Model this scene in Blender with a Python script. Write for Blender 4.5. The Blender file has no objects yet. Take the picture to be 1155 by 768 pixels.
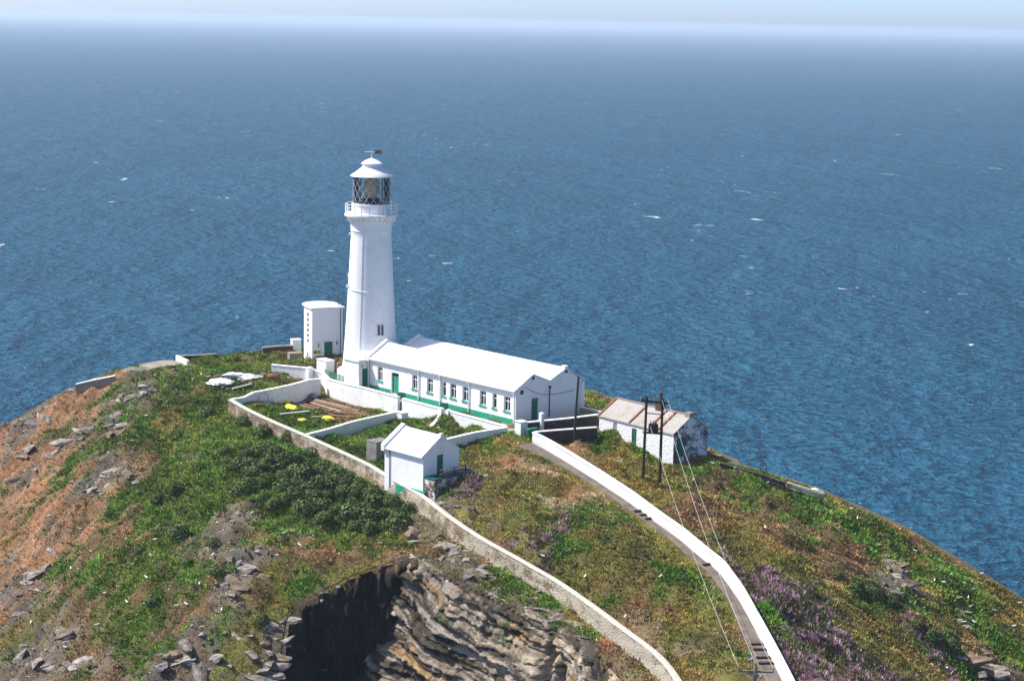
import bpy, bmesh, math, random
import numpy as np
from mathutils import Vector, Matrix

# ------------------------------------------------------------------ camera
FPX, CAMH, HOR, SLOPE = 2100.0, 82.0, 24.0, 0.020      # focal length in photo pixels, eye height, horizon row, horizon tilt
ROLL = math.atan(SLOPE); PITCH = math.atan((384 - HOR) * math.cos(ROLL) / FPX)
_f = np.array([0, math.cos(PITCH), -math.sin(PITCH)]); _u = np.array([0, math.sin(PITCH), math.cos(PITCH)]); _r = np.array([1., 0, 0])
_R = _r * math.cos(ROLL) + _u * math.sin(ROLL); _U = _u * math.cos(ROLL) - _r * math.sin(ROLL)
scene = bpy.context.scene
C = scene.collection
cam = bpy.data.cameras.new('camera'); cam_o = bpy.data.objects.new('camera', cam); C.objects.link(cam_o)
cam.sensor_width = 36; cam.lens = 36 * FPX / 1155; cam.clip_start = 1; cam.clip_end = 200000
M = Matrix.Identity(4)
for i in range(3):
    M[i][0] = _R[i]; M[i][1] = _U[i]; M[i][2] = -_f[i]
M[2][3] = CAMH
cam_o.matrix_world = M
scene.camera = cam_o
# ------------------------------------------------------------------ sky, sun, exposure
SUN_EL = math.radians(52); sdx, sdy = -0.988, 0.155
w = bpy.data.worlds.new('World'); scene.world = w; w.use_nodes = True
nt = w.node_tree; sky = nt.nodes.new('ShaderNodeTexSky'); sky.sky_type = 'NISHITA'; sky.sun_disc = False
sky.sun_elevation = SUN_EL; sky.sun_rotation = math.atan2(sdx, sdy); sky.altitude = 60; sky.air_density = 0.38; sky.dust_density = 0.95; sky.ozone_density = 4.0
bg = nt.nodes['Background']; bg.inputs['Strength'].default_value = 0.145; nt.links.new(sky.outputs[0], bg.inputs[0])
sun = bpy.data.lights.new('sun', 'SUN'); sun.energy = 3.9; sun.angle = math.radians(0.53); sun.color = (1, 0.955, 0.89)
sun_o = bpy.data.objects.new('sun', sun); C.objects.link(sun_o)
_h = math.hypot(sdx, sdy); sv = Vector((sdx / _h * math.cos(SUN_EL), sdy / _h * math.cos(SUN_EL), math.sin(SUN_EL)))
sun_o.rotation_euler = sv.to_track_quat('Z', 'Y').to_euler()
scene.view_settings.view_transform = 'Standard'; scene.view_settings.look = 'None'
scene.view_settings.exposure = 0.9; scene.view_settings.gamma = 1
scene.cycles.use_denoising = True
scene.cycles.volume_bounces = 1; scene.cycles.max_bounces = 8

rng = np.random.default_rng(7); random.seed(7)
R = math.radians
# ------------------------------------------------------------------ pixel -> place
def ray(px, py): return _f + _R * (px - 577.5) / FPX + _U * (384 - py) / FPX
def P(px, py, z):
    d = ray(px, py); t = (z - CAMH) / d[2]; return np.array([d[0] * t, d[1] * t, z])
def PY(px, py, y):
    d = ray(px, py); t = y / d[1]; return np.array([d[0] * t, y, CAMH + d[2] * t])
# ------------------------------------------------------------------ noise
def _hash(ix, iy, iz, seed):
    h = (ix.astype(np.uint32) * np.uint32(374761393) + iy.astype(np.uint32) * np.uint32(668265263) + iz.astype(np.uint32) * np.uint32(2147483647 - 58) + np.uint32((seed * 144269) & 0xffffffff))
    h = (h ^ (h >> np.uint32(13))) * np.uint32(1274126177); h = h ^ (h >> np.uint32(16))
    h = h * np.uint32(2246822519); h = h ^ (h >> np.uint32(15))
    return (h & np.uint32(0xffffff)).astype(np.float64) / 0xffffff
def vnoise(x, y, z=0.0, seed=0):
    x = np.asarray(x, float); y = np.asarray(y, float); z = np.broadcast_to(np.asarray(z, float), x.shape)
    ix, iy, iz = [np.floor(a).astype(np.int64) for a in (x, y, z)]
    fx, fy, fz = x - ix, y - iy, z - iz
    fx, fy, fz = [a * a * (3 - 2 * a) for a in (fx, fy, fz)]
    r = 0
    for dx in (0, 1):
        for dy in (0, 1):
            for dz in (0, 1):
                wt = (fx if dx else 1 - fx) * (fy if dy else 1 - fy) * (fz if dz else 1 - fz)
                r = r + wt * _hash(ix + dx, iy + dy, iz + dz, seed)
    return r
def fbm(x, y, z=0.0, oct=4, seed=0):
    r = 0; a = 0.5; s = 0; x = np.asarray(x, float); y = np.asarray(y, float); z = np.asarray(z, float)
    for o in range(oct):
        r = r + a * vnoise(x * 2**o, y * 2**o, z * 2**o, seed + o * 17); s += a; a *= 0.5
    return r / s - 0.5
def ridged(x, y, z=0.0, oct=4, seed=0):
    r = 0; a = 0.5; s = 0
    for o in range(oct):
        r = r + a * (1 - np.abs(2 * vnoise(x * 2**o, y * 2**o, np.asarray(z) * 2**o, seed + o * 31) - 1)); s += a; a *= 0.5
    return r / s
# ------------------------------------------------------------------ materials
def newmat(name, rough=0.8, spec=0.3):
    m = bpy.data.materials.new(name); m.use_nodes = True
    b = m.node_tree.nodes['Principled BSDF']; b.inputs['Roughness'].default_value = rough
    b.inputs['Specular IOR Level'].default_value = spec
    return m, m.node_tree, b
def N(nt, t, **kw):
    n = nt.nodes.new(t)
    for k, v in kw.items():
        if k in n.inputs: n.inputs[k].default_value = v
        else: setattr(n, k, v)
    return n
def coords(nt, scale=(1, 1, 1), rot=(0, 0, 0), kind='Object'):
    tc = nt.nodes.new('ShaderNodeTexCoord'); mp = nt.nodes.new('ShaderNodeMapping')
    mp.inputs['Scale'].default_value = scale; mp.inputs['Rotation'].default_value = rot
    nt.links.new(tc.outputs[kind], mp.inputs['Vector']); return mp.outputs[0]
def ramp(nt, src, stops):
    r = nt.nodes.new('ShaderNodeValToRGB'); e = r.color_ramp.elements
    while len(e) < len(stops): e.new(0.5)
    for el, (p, c) in zip(e, stops):
        el.position = p; el.color = (c if isinstance(c, (tuple, list)) else (c, c, c)) + ((1,) if not isinstance(c, (tuple, list)) or len(c) == 3 else ())
    nt.links.new(src, r.inputs[0]); return r.outputs[0]
def mix(nt, fac, a, b, mode='MIX'):
    n = nt.nodes.new('ShaderNodeMix'); n.data_type = 'RGBA'; n.blend_type = mode
    for s, v in ((0, fac), (6, a), (7, b)):
        if hasattr(v, 'links') or hasattr(v, 'is_output'): nt.links.new(v, n.inputs[s])
        elif s == 0: n.inputs[0].default_value = v
        else: n.inputs[s].default_value = tuple(v) + (1,)
    return n.outputs[2]
def noise(nt, vec, scale, detail=4, rough=0.55, dist=0.0):
    n = N(nt, 'ShaderNodeTexNoise'); n.inputs['Scale'].default_value = scale; n.inputs['Detail'].default_value = detail
    n.inputs['Roughness'].default_value = rough; n.inputs['Distortion'].default_value = dist
    nt.links.new(vec, n.inputs['Vector']); return n.outputs['Fac']
def bump(nt, b, h, strength=0.3, dist=0.05):
    n = nt.nodes.new('ShaderNodeBump'); n.inputs['Strength'].default_value = strength; n.inputs['Distance'].default_value = dist
    nt.links.new(h, n.inputs['Height']); nt.links.new(n.outputs[0], b.inputs['Normal'])
def two(name, c1, c2, scale=2.0, rough=0.8, bmp=0.2, bd=0.03, lo=0.35, hi=0.65, stretch=(1, 1, 1), spec=0.25, detail=5):
    m, nt, b = newmat(name, rough, spec)
    v = coords(nt, stretch); n = noise(nt, v, scale, detail)
    nt.links.new(ramp(nt, n, [(lo, c1), (hi, c2)]), b.inputs['Base Color'])
    if bmp: bump(nt, b, noise(nt, v, scale * 6, 4), bmp, bd)
    return m
MAT = {}
def whitewash(name, base=(0.80, 0.80, 0.79), dirt=(0.55, 0.53, 0.48), amount=0.5, streak=True):
    m, nt, b = newmat(name, 0.75, 0.25)
    v = coords(nt); n1 = noise(nt, v, 0.9, 6, 0.65)
    vs = coords(nt, (1.6, 1.6, 0.18)); n2 = noise(nt, vs, 2.2, 5, 0.6)
    f1 = ramp(nt, n1, [(0.52, 0.0), (0.80, amount)]); f2 = ramp(nt, n2, [(0.56, 0.0), (0.82, amount * 0.8)])
    c = mix(nt, f1, base, dirt); c = mix(nt, f2, c, dirt)
    nt.links.new(c, b.inputs['Base Color']); bump(nt, b, noise(nt, v, 9, 4), 0.25, 0.02)
    return m
MAT['white'] = whitewash('white_paint', amount=0.5)
MAT['white_wall'] = whitewash('whitewashed_wall', (0.78, 0.78, 0.76), (0.45, 0.43, 0.38), 0.6)
MAT['white_roof'] = whitewash('white_roof_paint', (0.80, 0.80, 0.79), (0.62, 0.6, 0.55), 0.3)
MAT['white_metal'] = two('white_metal', (0.75, 0.76, 0.78), (0.8, 0.8, 0.8), 3, 0.45, 0)
MAT['green'] = two('green_paint', (0.006, 0.13, 0.075), (0.012, 0.18, 0.105), 2, 0.45, 0.1)
MAT['plinth'] = two('green_plinth_paint', (0.02, 0.27, 0.17), (0.04, 0.34, 0.22), 2, 0.6, 0.1)
MAT['teal'] = two('dark_teal_paint', (0.004, 0.07, 0.06), (0.008, 0.10, 0.085), 2, 0.6, 0.1)
MAT['dark'] = two('dark_metal', (0.02, 0.02, 0.022), (0.035, 0.033, 0.03), 5, 0.6, 0.1)
MAT['wood_pole'] = two('creosote_wood', (0.022, 0.018, 0.014), (0.05, 0.04, 0.03), 3, 0.85, 0.3, stretch=(4, 4, 0.3))
MAT['plank'] = two('weathered_plank', (0.22, 0.16, 0.12), (0.36, 0.29, 0.235), 1.5, 0.85, 0.2, stretch=(0.5, 6, 6))
MAT['plank_red'] = two('red_brown_plank', (0.22, 0.10, 0.07), (0.36, 0.18, 0.13), 1.5, 0.85, 0.2, stretch=(0.5, 6, 6))
MAT['plank_pale'] = two('pale_plank', (0.36, 0.34, 0.30), (0.52, 0.50, 0.45), 1.5, 0.8, 0.2, stretch=(0.5, 6, 6))
MAT['yellow'] = two('yellow_sheet', (0.65, 0.55, 0.03), (0.8, 0.74, 0.10), 2.0, 0.55, 0.3)
MAT['sack'] = two('white_sheet', (0.70, 0.70, 0.70), (0.82, 0.82, 0.82), 2.0, 0.6, 0.5, 0.1)
MAT['glass_dark'] = newmat('window_glass', 0.08, 0.5)[0]; MAT['glass_dark'].node_tree.nodes['Principled BSDF'].inputs['Base Color'].default_value = (0.012, 0.014, 0.018, 1)
MAT['concrete'] = two('concrete', (0.22, 0.19, 0.145), (0.32, 0.28, 0.22), 0.8, 0.9, 0.3)
MAT['grey_concrete'] = two('grey_block', (0.15, 0.14, 0.125), (0.25, 0.235, 0.21), 1.6, 0.9, 0.4)
MAT['path'] = two('path_surface', (0.105, 0.085, 0.07), (0.17, 0.14, 0.118), 0.9, 0.95, 0.4, 0.04)
MAT['paving'] = two('courtyard_paving', (0.26, 0.22, 0.18), (0.36, 0.32, 0.27), 0.8, 0.9, 0.3)
MAT['brown'] = two('rust_brown', (0.16, 0.06, 0.04), (0.28, 0.12, 0.08), 2, 0.8, 0.3)
MAT['chimney'] = two('dark_brick', (0.07, 0.035, 0.03), (0.12, 0.06, 0.05), 3, 0.9, 0.3)
MAT['cable'] = newmat('cable', 0.4, 0.5)[0]; MAT['cable'].node_tree.nodes['Principled BSDF'].inputs['Base Color'].default_value = (0.55, 0.56, 0.55, 1)
MAT['black_cable'] = two('black_cable', (0.02, 0.02, 0.02), (0.03, 0.03, 0.03), 3, 0.6, 0)
MAT['red'] = two('red_paint', (0.5, 0.03, 0.03), (0.6, 0.05, 0.04), 3, 0.5, 0)
MAT['gull_white'] = two('white_feather', (0.78, 0.78, 0.78), (0.85, 0.85, 0.85), 5, 0.7, 0)
MAT['gull_grey'] = two('grey_feather', (0.35, 0.37, 0.4), (0.42, 0.44, 0.47), 5, 0.7, 0)
MAT['orange'] = two('orange_beak', (0.7, 0.35, 0.03), (0.7, 0.4, 0.05), 5, 0.5, 0)
def stonewall(name, whiteness, stone1, stone2, wash=(0.74, 0.72, 0.66), scale=3.2, along=0.0):
    """rubble stone with lime wash worn through in patches"""
    m, nt, b = newmat(name, 0.9, 0.2)
    v = coords(nt); vs = coords(nt, (1, 1, 1.7))
    vo = N(nt, 'ShaderNodeTexVoronoi'); vo.inputs['Scale'].default_value = scale; nt.links.new(vs, vo.inputs['Vector'])
    sc = mix(nt, vo.outputs['Distance'], stone1, stone2)
    hs = nt.nodes.new('ShaderNodeSeparateColor'); nt.links.new(vo.outputs['Color'], hs.inputs[0])
    sc = mix(nt, ramp(nt, hs.outputs[0], [(0.2, 0.0), (0.9, 0.75)]), sc, (stone2[0] * 1.25, stone2[1] * 1.2, stone2[2] * 1.1))
    patch = noise(nt, v, 0.55, 6, 0.7); fine = noise(nt, v, 5, 5, 0.7)
    mx = N(nt, 'ShaderNodeMath', operation='MULTIPLY_ADD'); nt.links.new(fine, mx.inputs[0]); mx.inputs[1].default_value = 0.55; nt.links.new(patch, mx.inputs[2])
    src = mx.outputs[0]
    if along:
        sp = N(nt, 'ShaderNodeSeparateXYZ'); nt.links.new(v, sp.inputs[0]); ma = N(nt, 'ShaderNodeMath', operation='MULTIPLY_ADD'); nt.links.new(sp.outputs[0], ma.inputs[0]); ma.inputs[1].default_value = along; nt.links.new(src, ma.inputs[2]); src = ma.outputs[0]
    f = ramp(nt, src, [(0.80 - whiteness * 0.30 - 0.05, 0.0), (0.80 - whiteness * 0.30 + 0.05, 1.0)])
    c = mix(nt, f, sc, wash)
    nt.links.new(c, b.inputs['Base Color'])
    ed = ramp(nt, vo.outputs['Distance'], [(0.0, 1.0), (0.6, 0.0)])
    bump(nt, b, ed, 0.6, 0.06)
    return m
MAT['rubble'] = stonewall('rubble_wall', 0.20, (0.095, 0.07, 0.045), (0.20, 0.155, 0.10), (0.40, 0.35, 0.27), along=0.0035)
MAT['rubble_cap'] = stonewall('rubble_coping', 0.9, (0.17, 0.14, 0.105), (0.28, 0.24, 0.19), (0.52, 0.48, 0.41), along=-0.006)
MAT['rubble_white'] = stonewall('rubble_wall_limewashed', 0.95, (0.24, 0.18, 0.10), (0.40, 0.32, 0.2), (0.76, 0.73, 0.66))
MAT['cottage_front'] = stonewall('cottage_front_stone', 0.95, (0.13, 0.12, 0.13), (0.26, 0.25, 0.26), (0.76, 0.76, 0.76), 3.0)
MAT['cottage_gable'] = stonewall('cottage_gable_stone', 0.0, (0.035, 0.032, 0.035), (0.11, 0.10, 0.105), (0.70, 0.70, 0.72), 3.0)
MAT['dark_stone'] = stonewall('dark_wall_stone', -0.6, (0.03, 0.028, 0.024), (0.07, 0.06, 0.05))
MAT['brown_stone'] = stonewall('terrace_stone', 0.0, (0.05, 0.04, 0.032), (0.13, 0.10, 0.08))
def roofmat():
    m, nt, b = newmat('lichen_roof', 0.9, 0.2); v = coords(nt)
    c = ramp(nt, noise(nt, v, 0.7, 6, 0.7), [(0.46, (0.40, 0.38, 0.36)), (0.60, (0.35, 0.305, 0.245)), (0.76, (0.29, 0.205, 0.12))])
    vs = coords(nt, (2.2, 3.2, 1)); g = noise(nt, vs, 2.4, 3)
    c = mix(nt, ramp(nt, g, [(0.35, 0.4), (0.65, 0.0)]), c, (0.17, 0.145, 0.12))
    nt.links.new(c, b.inputs['Base Color']); bump(nt, b, g, 0.4, 0.04); return m
MAT['lichen_roof'] = roofmat()

# ------------------------------------------------------------------ mesh helpers
class MB:
    def __init__(s): s.v = []; s.f = []
    def add(s, vs, fs):
        o = len(s.v); s.v += [tuple(map(float, p)) for p in vs]; s.f += [tuple(i + o for i in f) for f in fs]; return s
    def box(s, x0, x1, y0, y1, z0, z1):
        return s.add([(x0, y0, z0), (x1, y0, z0), (x1, y1, z0), (x0, y1, z0), (x0, y0, z1), (x1, y0, z1), (x1, y1, z1), (x0, y1, z1)],
                     [(0, 3, 2, 1), (4, 5, 6, 7), (0, 1, 5, 4), (1, 2, 6, 5), (2, 3, 7, 6), (3, 0, 4, 7)])
    def bar(s, a, b, wd, ht=None, up=(0, 0, 1)):
        ht = ht or wd; a = Vector(a); b = Vector(b); d = (b - a).normalized(); up = Vector(up)
        if abs(d.dot(up)) > 0.98: up = Vector((1, 0, 0))
        sx = d.cross(up).normalized() * wd / 2; sz = sx.cross(d).normalized() * ht / 2
        vs = [q + i * sx + j * sz for q in (a, b) for i, j in ((-1, -1), (1, -1), (1, 1), (-1, 1))]
        return s.add(vs, [(0, 1, 2, 3), (7, 6, 5, 4), (0, 4, 5, 1), (1, 5, 6, 2), (2, 6, 7, 3), (3, 7, 4, 0)])
    def tube(s, pts, r, n=8, r2=None):
        pts = [Vector(p) for p in pts]; vs = []; fs = []; m = len(pts)
        for i, p in enumerate(pts):
            d = (pts[min(i + 1, m - 1)] - pts[max(i - 1, 0)]).normalized()
            up = Vector((0, 0, 1)) if abs(d.z) < 0.95 else Vector((1, 0, 0))
            sx = d.cross(up).normalized(); sy = sx.cross(d).normalized(); rr = r if r2 is None else r + (r2 - r) * i / (m - 1)
            for k in range(n):
                a = 2 * math.pi * k / n; vs.append(p + rr * (math.cos(a) * sx + math.sin(a) * sy))
        for i in range(m - 1):
            for k in range(n):
                fs.append((i * n + k, i * n + (k + 1) % n, (i + 1) * n + (k + 1) % n, (i + 1) * n + k))
        fs.append(tuple(range(n - 1, -1, -1))); fs.append(tuple((m - 1) * n + k for k in range(n)))
        return s.add(vs, fs)
    def lathe(s, prof, n=32, c=(0, 0), cap=True):
        vs = []; fs = []
        for r, z in prof:
            for k in range(n):
                a = 2 * math.pi * k / n; vs.append((c[0] + r * math.cos(a), c[1] + r * math.sin(a), z))
        m = len(prof)
        for i in range(m - 1):
            for k in range(n): fs.append((i * n + k, i * n + (k + 1) % n, (i + 1) * n + (k + 1) % n, (i + 1) * n + k))
        if cap: fs.append(tuple(range(n - 1, -1, -1))); fs.append(tuple((m - 1) * n + k for k in range(n)))
        return s.add(vs, fs)
    def prism(s, poly, z0, z1):
        n = len(poly); a = sum(poly[i][0] * poly[(i + 1) % n][1] - poly[(i + 1) % n][0] * poly[i][1] for i in range(n))
        if a < 0: poly = poly[::-1]
        vs = [(x, y, z0) for x, y in poly] + [(x, y, z1) for x, y in poly]
        return s.add(vs, [tuple(range(n - 1, -1, -1)), tuple(range(n, 2 * n))] + [(i, (i + 1) % n, n + (i + 1) % n, n + i) for i in range(n)])
    def prof_x(s, prof, x0, x1):                   # (y,z) outline pushed along x
        n = len(prof); vs = [(x0, y, z) for y, z in prof] + [(x1, y, z) for y, z in prof]
        a = sum(prof[i][0] * prof[(i + 1) % n][1] - prof[(i + 1) % n][0] * prof[i][1] for i in range(n))
        fs = [tuple(range(n - 1, -1, -1)), tuple(range(n, 2 * n))] + [(i, (i + 1) % n, n + (i + 1) % n, n + i) for i in range(n)]
        if a < 0: fs = [f[::-1] for f in fs]
        return s.add(vs, fs)
    def build(s, name, m, parent=None, smooth=False, bev=0.0):
        me = bpy.data.meshes.new(name); me.from_pydata(s.v, [], s.f); me.update()
        return finish(name, me, m, parent, smooth, bev)
def finish(name, me, m, parent=None, smooth=False, bev=0.0):
    o = bpy.data.objects.new(name, me); C.objects.link(o)
    if m is not None: me.materials.append(MAT[m] if isinstance(m, str) else m)
    if smooth:
        me.polygons.foreach_set('use_smooth', [True] * len(me.polygons))
        try: me.set_sharp_from_angle(angle=R(40))
        except Exception: pass
    if parent is not None: o.parent = parent
    if bev:
        b = o.modifiers.new('bevel', 'BEVEL'); b.width = bev; b.segments = 2; b.limit_method = 'ANGLE'; b.angle_limit = R(40)
    return o
def tag(o, label=None, cat=None, group=None, kind=None):
    if label: o['label'] = label
    if cat: o['category'] = cat
    if group: o['group'] = group
    if kind: o['kind'] = kind
    return o
def empty(name, loc, rz=0.0):
    o = bpy.data.objects.new(name, None); C.objects.link(o); o.location = loc; o.rotation_euler = (0, 0, rz); o.empty_display_size = 0.5; return o
def grid_mesh(name, V, nx, ny, m, parent=None, smooth=True, col=None, vec=None):
    """V: (ny*nx,3) array, rows of nx"""
    me = bpy.data.meshes.new(name)
    idx = np.arange(nx * ny).reshape(ny, nx)
    q = np.stack([idx[:-1, :-1], idx[:-1, 1:], idx[1:, 1:], idx[1:, :-1]], -1).reshape(-1, 4)
    return raw_mesh(name, V, q, m, parent, smooth, col, vec)
def raw_mesh(name, V, F, m, parent=None, smooth=True, col=None, vec=None):
    me = bpy.data.meshes.new(name); k = F.shape[1]
    me.vertices.add(len(V)); me.vertices.foreach_set('co', np.asarray(V, np.float32).ravel())
    me.loops.add(F.size); me.loops.foreach_set('vertex_index', F.astype(np.int32).ravel())
    me.polygons.add(len(F)); me.polygons.foreach_set('loop_start', np.arange(0, F.size, k, dtype=np.int32))
    me.polygons.foreach_set('loop_total', np.full(len(F), k, np.int32))
    if smooth: me.polygons.foreach_set('use_smooth', np.ones(len(F), bool))
    if col is not None:
        a = me.color_attributes.new('tint', 'FLOAT_COLOR', 'POINT')
        c4 = np.ones((len(V), 4), np.float32); c4[:, :3] = col; a.data.foreach_set('color', c4.ravel())
    if vec is not None:
        a = me.attributes.new('bed', 'FLOAT_VECTOR', 'POINT'); a.data.foreach_set('vector', np.asarray(vec, np.float32).ravel())
    me.update(calc_edges=True); me.validate()
    return finish(name, me, m, parent)

# ------------------------------------------------------------------ the long walls (needed for the ground)
OUTER = [(260, 450, 35.2), (277, 460, 35.05), (304, 473, 34.85), (344, 490, 34.5), (384, 508, 34.15), (418, 524, 33.9), (438, 537, 33.65), (465, 551, 33.25), (483.5, 563, 32.95),
         (499, 576, 32.6), (525, 594.5, 32.1), (548, 609, 31.7), (581, 627, 31.2), (630, 655, 30.4), (673, 685, 29.6), (706, 710, 29.0), (739, 734, 28.4), (755, 751, 28.0), (765, 766, 27.6), (800, 835, 26.2)]
PATHW = [(602, 487, 36.95), (610, 490.5, 36.8), (622, 497, 36.6), (637.5, 506, 36.35), (675, 529, 35.6), (712, 553, 34.8), (742.5, 575.6, 34.0), (769, 594, 33.3), (799, 619, 32.5), (814, 630, 32.1),
         (836, 660, 31.4), (859, 701, 30.4), (877.5, 735, 29.6), (894, 767, 28.8), (925, 835, 27.2)]
def smoothline(pts, step):
    pts = np.array(pts, float); d = np.r_[0, np.cumsum(np.linalg.norm(np.diff(pts, axis=0), axis=1))]
    n = max(2, int(d[-1] / step)); t = np.linspace(0, d[-1], n)
    out = np.stack([np.interp(t, d, pts[:, k]) for k in range(pts.shape[1])], 1)
    return out
def rounded(pts, step, win):
    p = smoothline(pts, step); k = max(1, int(win / step)); q = p.copy()
    pad = np.pad(p, ((k, k), (0, 0)), mode='reflect', reflect_type='odd')
    for i in range(len(p)): q[i] = pad[i:i + 2 * k + 1].mean(0)
    return q
outer_line = rounded([P(*q) for q in OUTER], 0.5, 1.5)
path_line = rounded([P(*q) for q in PATHW], 0.5, 1.0)
def normals2(line):
    t = np.gradient(line[:, :2], axis=0); t /= np.linalg.norm(t, axis=1)[:, None]
    return np.stack([t[:, 1], -t[:, 0]], 1)            # right-hand side of travel
# ------------------------------------------------------------------ ground heights
CTRL = [(0,485,26),(40,460,29.5),(85,440,33),(110,430,34),(155,413,35.3),(200,406,35.7),(120,460,32.3),(60,500,27.5),(10,540,24),(0,600,21),(0,680,17),(0,768,14),
 (150,480,32.6),(200,460,34.3),(230,440,35),(240,480,33.2),(180,520,31.2),(120,540,29),(60,570,25.5),(60,650,21.5),(60,768,15.5),(220,540,31.0),(280,530,31.6),(160,600,27.8),
 (230,600,28.8),(300,580,30.0),(370,590,30.0),(120,660,24.3),(200,660,26.2),(280,650,27.6),(340,640,28.6),(400,620,29.6),(150,740,20.5),(220,720,22.8),(280,720,23.8),(150,768,19),
 (332,684,25.8),(365,670,27),(406,648,28.7),(460,629,30.2),(430,590,30.7),(474,635,30),(531,666,28.5),(579,687,27.5),(627,718,26.5),(680,768,25),
 (240,420,35.8),(330,392,36),(350,405,36),(300,440,35.1),(270,405,36),(295,455,34.0),(330,450,33.9),(350,454,33.8),(400,466,33.7),(330,475,33.6),(380,478,33.6),(420,490,33.6),(400,500,33.4),(440,482,33.9),
 (500,503,34.7),(571,492,35.3),(545,500,35.0),(590,495,35.6),(660,466,35.8),(520,540,34.4),(560,515,35.2),(540,560,33.6),(520,575,33.0),(600,600,32.3),(560,590,32.6),(650,640,31.0),(620,620,31.6),(750,700,29.4),(720,600,33.0),(680,570,33.8),(800,768,27.6),(700,680,29.8),
 (677,489,35.1),(759,519,34.3),(799,515,34),(724,540,33.9),(743,540,33.7),(700,510,34.8),(640,499,35.2),(672,497,35.1),
 (820,560,32),(880,540,32.2),(930,555,31),(850,640,30.2),(900,600,29.5),(1000,600,27),(1030,600,26),(950,700,25.5),(1000,768,22),(1155,768,16),(1155,675,19),(1080,650,22.5),(1100,720,19.5),(960,640,26.5),(900,740,26.2),(780,580,32.3),(835,531,33.7),(862,538,33.1),(886,547,32.4),(910,556,31.6),(930,562,31),(300,740,22.5),(318,768,20.6),(250,765,20.4),(200,768,19.6)]
ctrl = [tuple(P(*q)) for q in CTRL] + [(65,215,10),(30,215,30.5),(45,222,22),(62,190,13),(20,225,33.5),(-10,262,34.5),(-40,262,34),(-75,262,18),(-82,230,13),(18,125,25.2),(24,133,25.5),(35,140,21),(46,155,17),(11,140,25.5),(-60,170,8),(-42,166,13),(0,232,35.8),(-10,240,35.9),(-20,250,36)]
_n = normals2(outer_line)
for i in range(6, len(outer_line) - 4, 14):
    x, y, z = outer_line[i]; nx_, ny_ = _n[i]
    ctrl.append((x + nx_ * 2.0, y + ny_ * 2.0, z - 1.9)); 
    ctrl.append((x - nx_ * 2.0, y - ny_ * 2.0, z - (0.45 if i > 40 else 0.75)))
_n2 = normals2(path_line)
for i in range(4, len(path_line) - 4, 12):
    x, y, z = path_line[i]; nx_, ny_ = _n2[i]
    ctrl.append((x + nx_ * 1.2, y + ny_ * 1.2, z - 1.25)); ctrl.append((x - nx_ * 1.5, y - ny_ * 1.5, z - 1.25))
ctrl = np.array(ctrl)
def _phi(r2): return r2 * np.log(r2 + 1e-9) * 0.5
def tps_fit(c, lam):
    n = len(c); d2 = ((c[:, None, :2] - c[None, :, :2]) ** 2).sum(-1)
    A = np.zeros((n + 3, n + 3)); A[:n, :n] = _phi(d2) + lam * np.eye(n); A[:n, n] = 1; A[:n, n + 1:] = c[:, :2]; A[n:, :n] = A[:n, n:].T
    return np.linalg.solve(A, np.r_[c[:, 2], 0, 0, 0])
_S = 50.0; cs = ctrl.copy(); cs[:, 1] -= 190; cs[:, :2] /= _S
_wt = tps_fit(cs, 0.004)
def tps(x, y):
    x = np.asarray(x, float).ravel() / _S; y = (np.asarray(y, float).ravel() - 190) / _S; out = np.zeros(len(x))
    for i in range(0, len(x), 20000):
        s = slice(i, i + 20000); d2 = (x[s, None] - cs[None, :, 0]) ** 2 + (y[s, None] - cs[None, :, 1]) ** 2
        out[s] = _phi(d2) @ _wt[:len(cs)] + _wt[-3] + _wt[-2] * x[s] + _wt[-1] * y[s]
    return out
RIM = [P(*q) for q in ((332,684,25.8),(365,670,27),(406,648,28.7),(460,629,30.2),(466,630,30.3),(474,635,30),(497,649,29.3),(540,669,28.35),(585,692,27.4),(627,718,26.5),(663,744,25.6),(680,768,25))]
OUT = [P(*q)[:2] for q in ((-30,500,24),(0,485,26),(40,459,29.5),(85,437,33),(155,411,35.5),(200,404,36),(260,398,36),(330,391,36))] + [(-15,262),(0,255),(12,240),(13,228),(20,216),(24.5,209)]
OUT += [P(*q)[:2] for q in ((815,521,34),(880,540,32.2),(930,555,31),(985,575,28.7),(1030,600,26),(1100,638,22.5),(1155,675,19),(1200,705,16.5))]
OUT += [(62,190),(52,165),(40,140),(32,116),(10,116),(11,140),(10.5,152)] + [p[:2] for p in RIM[::-1]] + [P(326,720,23.6)[:2], P(318,770,20.6)[:2], P(316,820,17.8)[:2], (-24,158),(-45,154),(-70,160),(-88,200),(-88,235)]
OUT = np.array(OUT)
def sdist(x, y):
    """signed distance to the island's brink, positive outside"""
    x = np.asarray(x, float).ravel(); y = np.asarray(y, float).ravel(); best = np.full(len(x), 1e18); inside = np.zeros(len(x), bool)
    for i in range(len(OUT)):
        a = OUT[i]; b = OUT[(i + 1) % len(OUT)]; ab = b - a
        t = np.clip(((x - a[0]) * ab[0] + (y - a[1]) * ab[1]) / (ab @ ab), 0, 1)
        best = np.minimum(best, (x - a[0] - t * ab[0]) ** 2 + (y - a[1] - t * ab[1]) ** 2)
        c = ((a[1] > y) != (b[1] > y)); c &= x < (b[0] - a[0]) * (y - a[1]) / (b[1] - a[1] + 1e-12) + a[0]; inside ^= c
    d = np.sqrt(best); return np.where(inside, -d, d)
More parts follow.
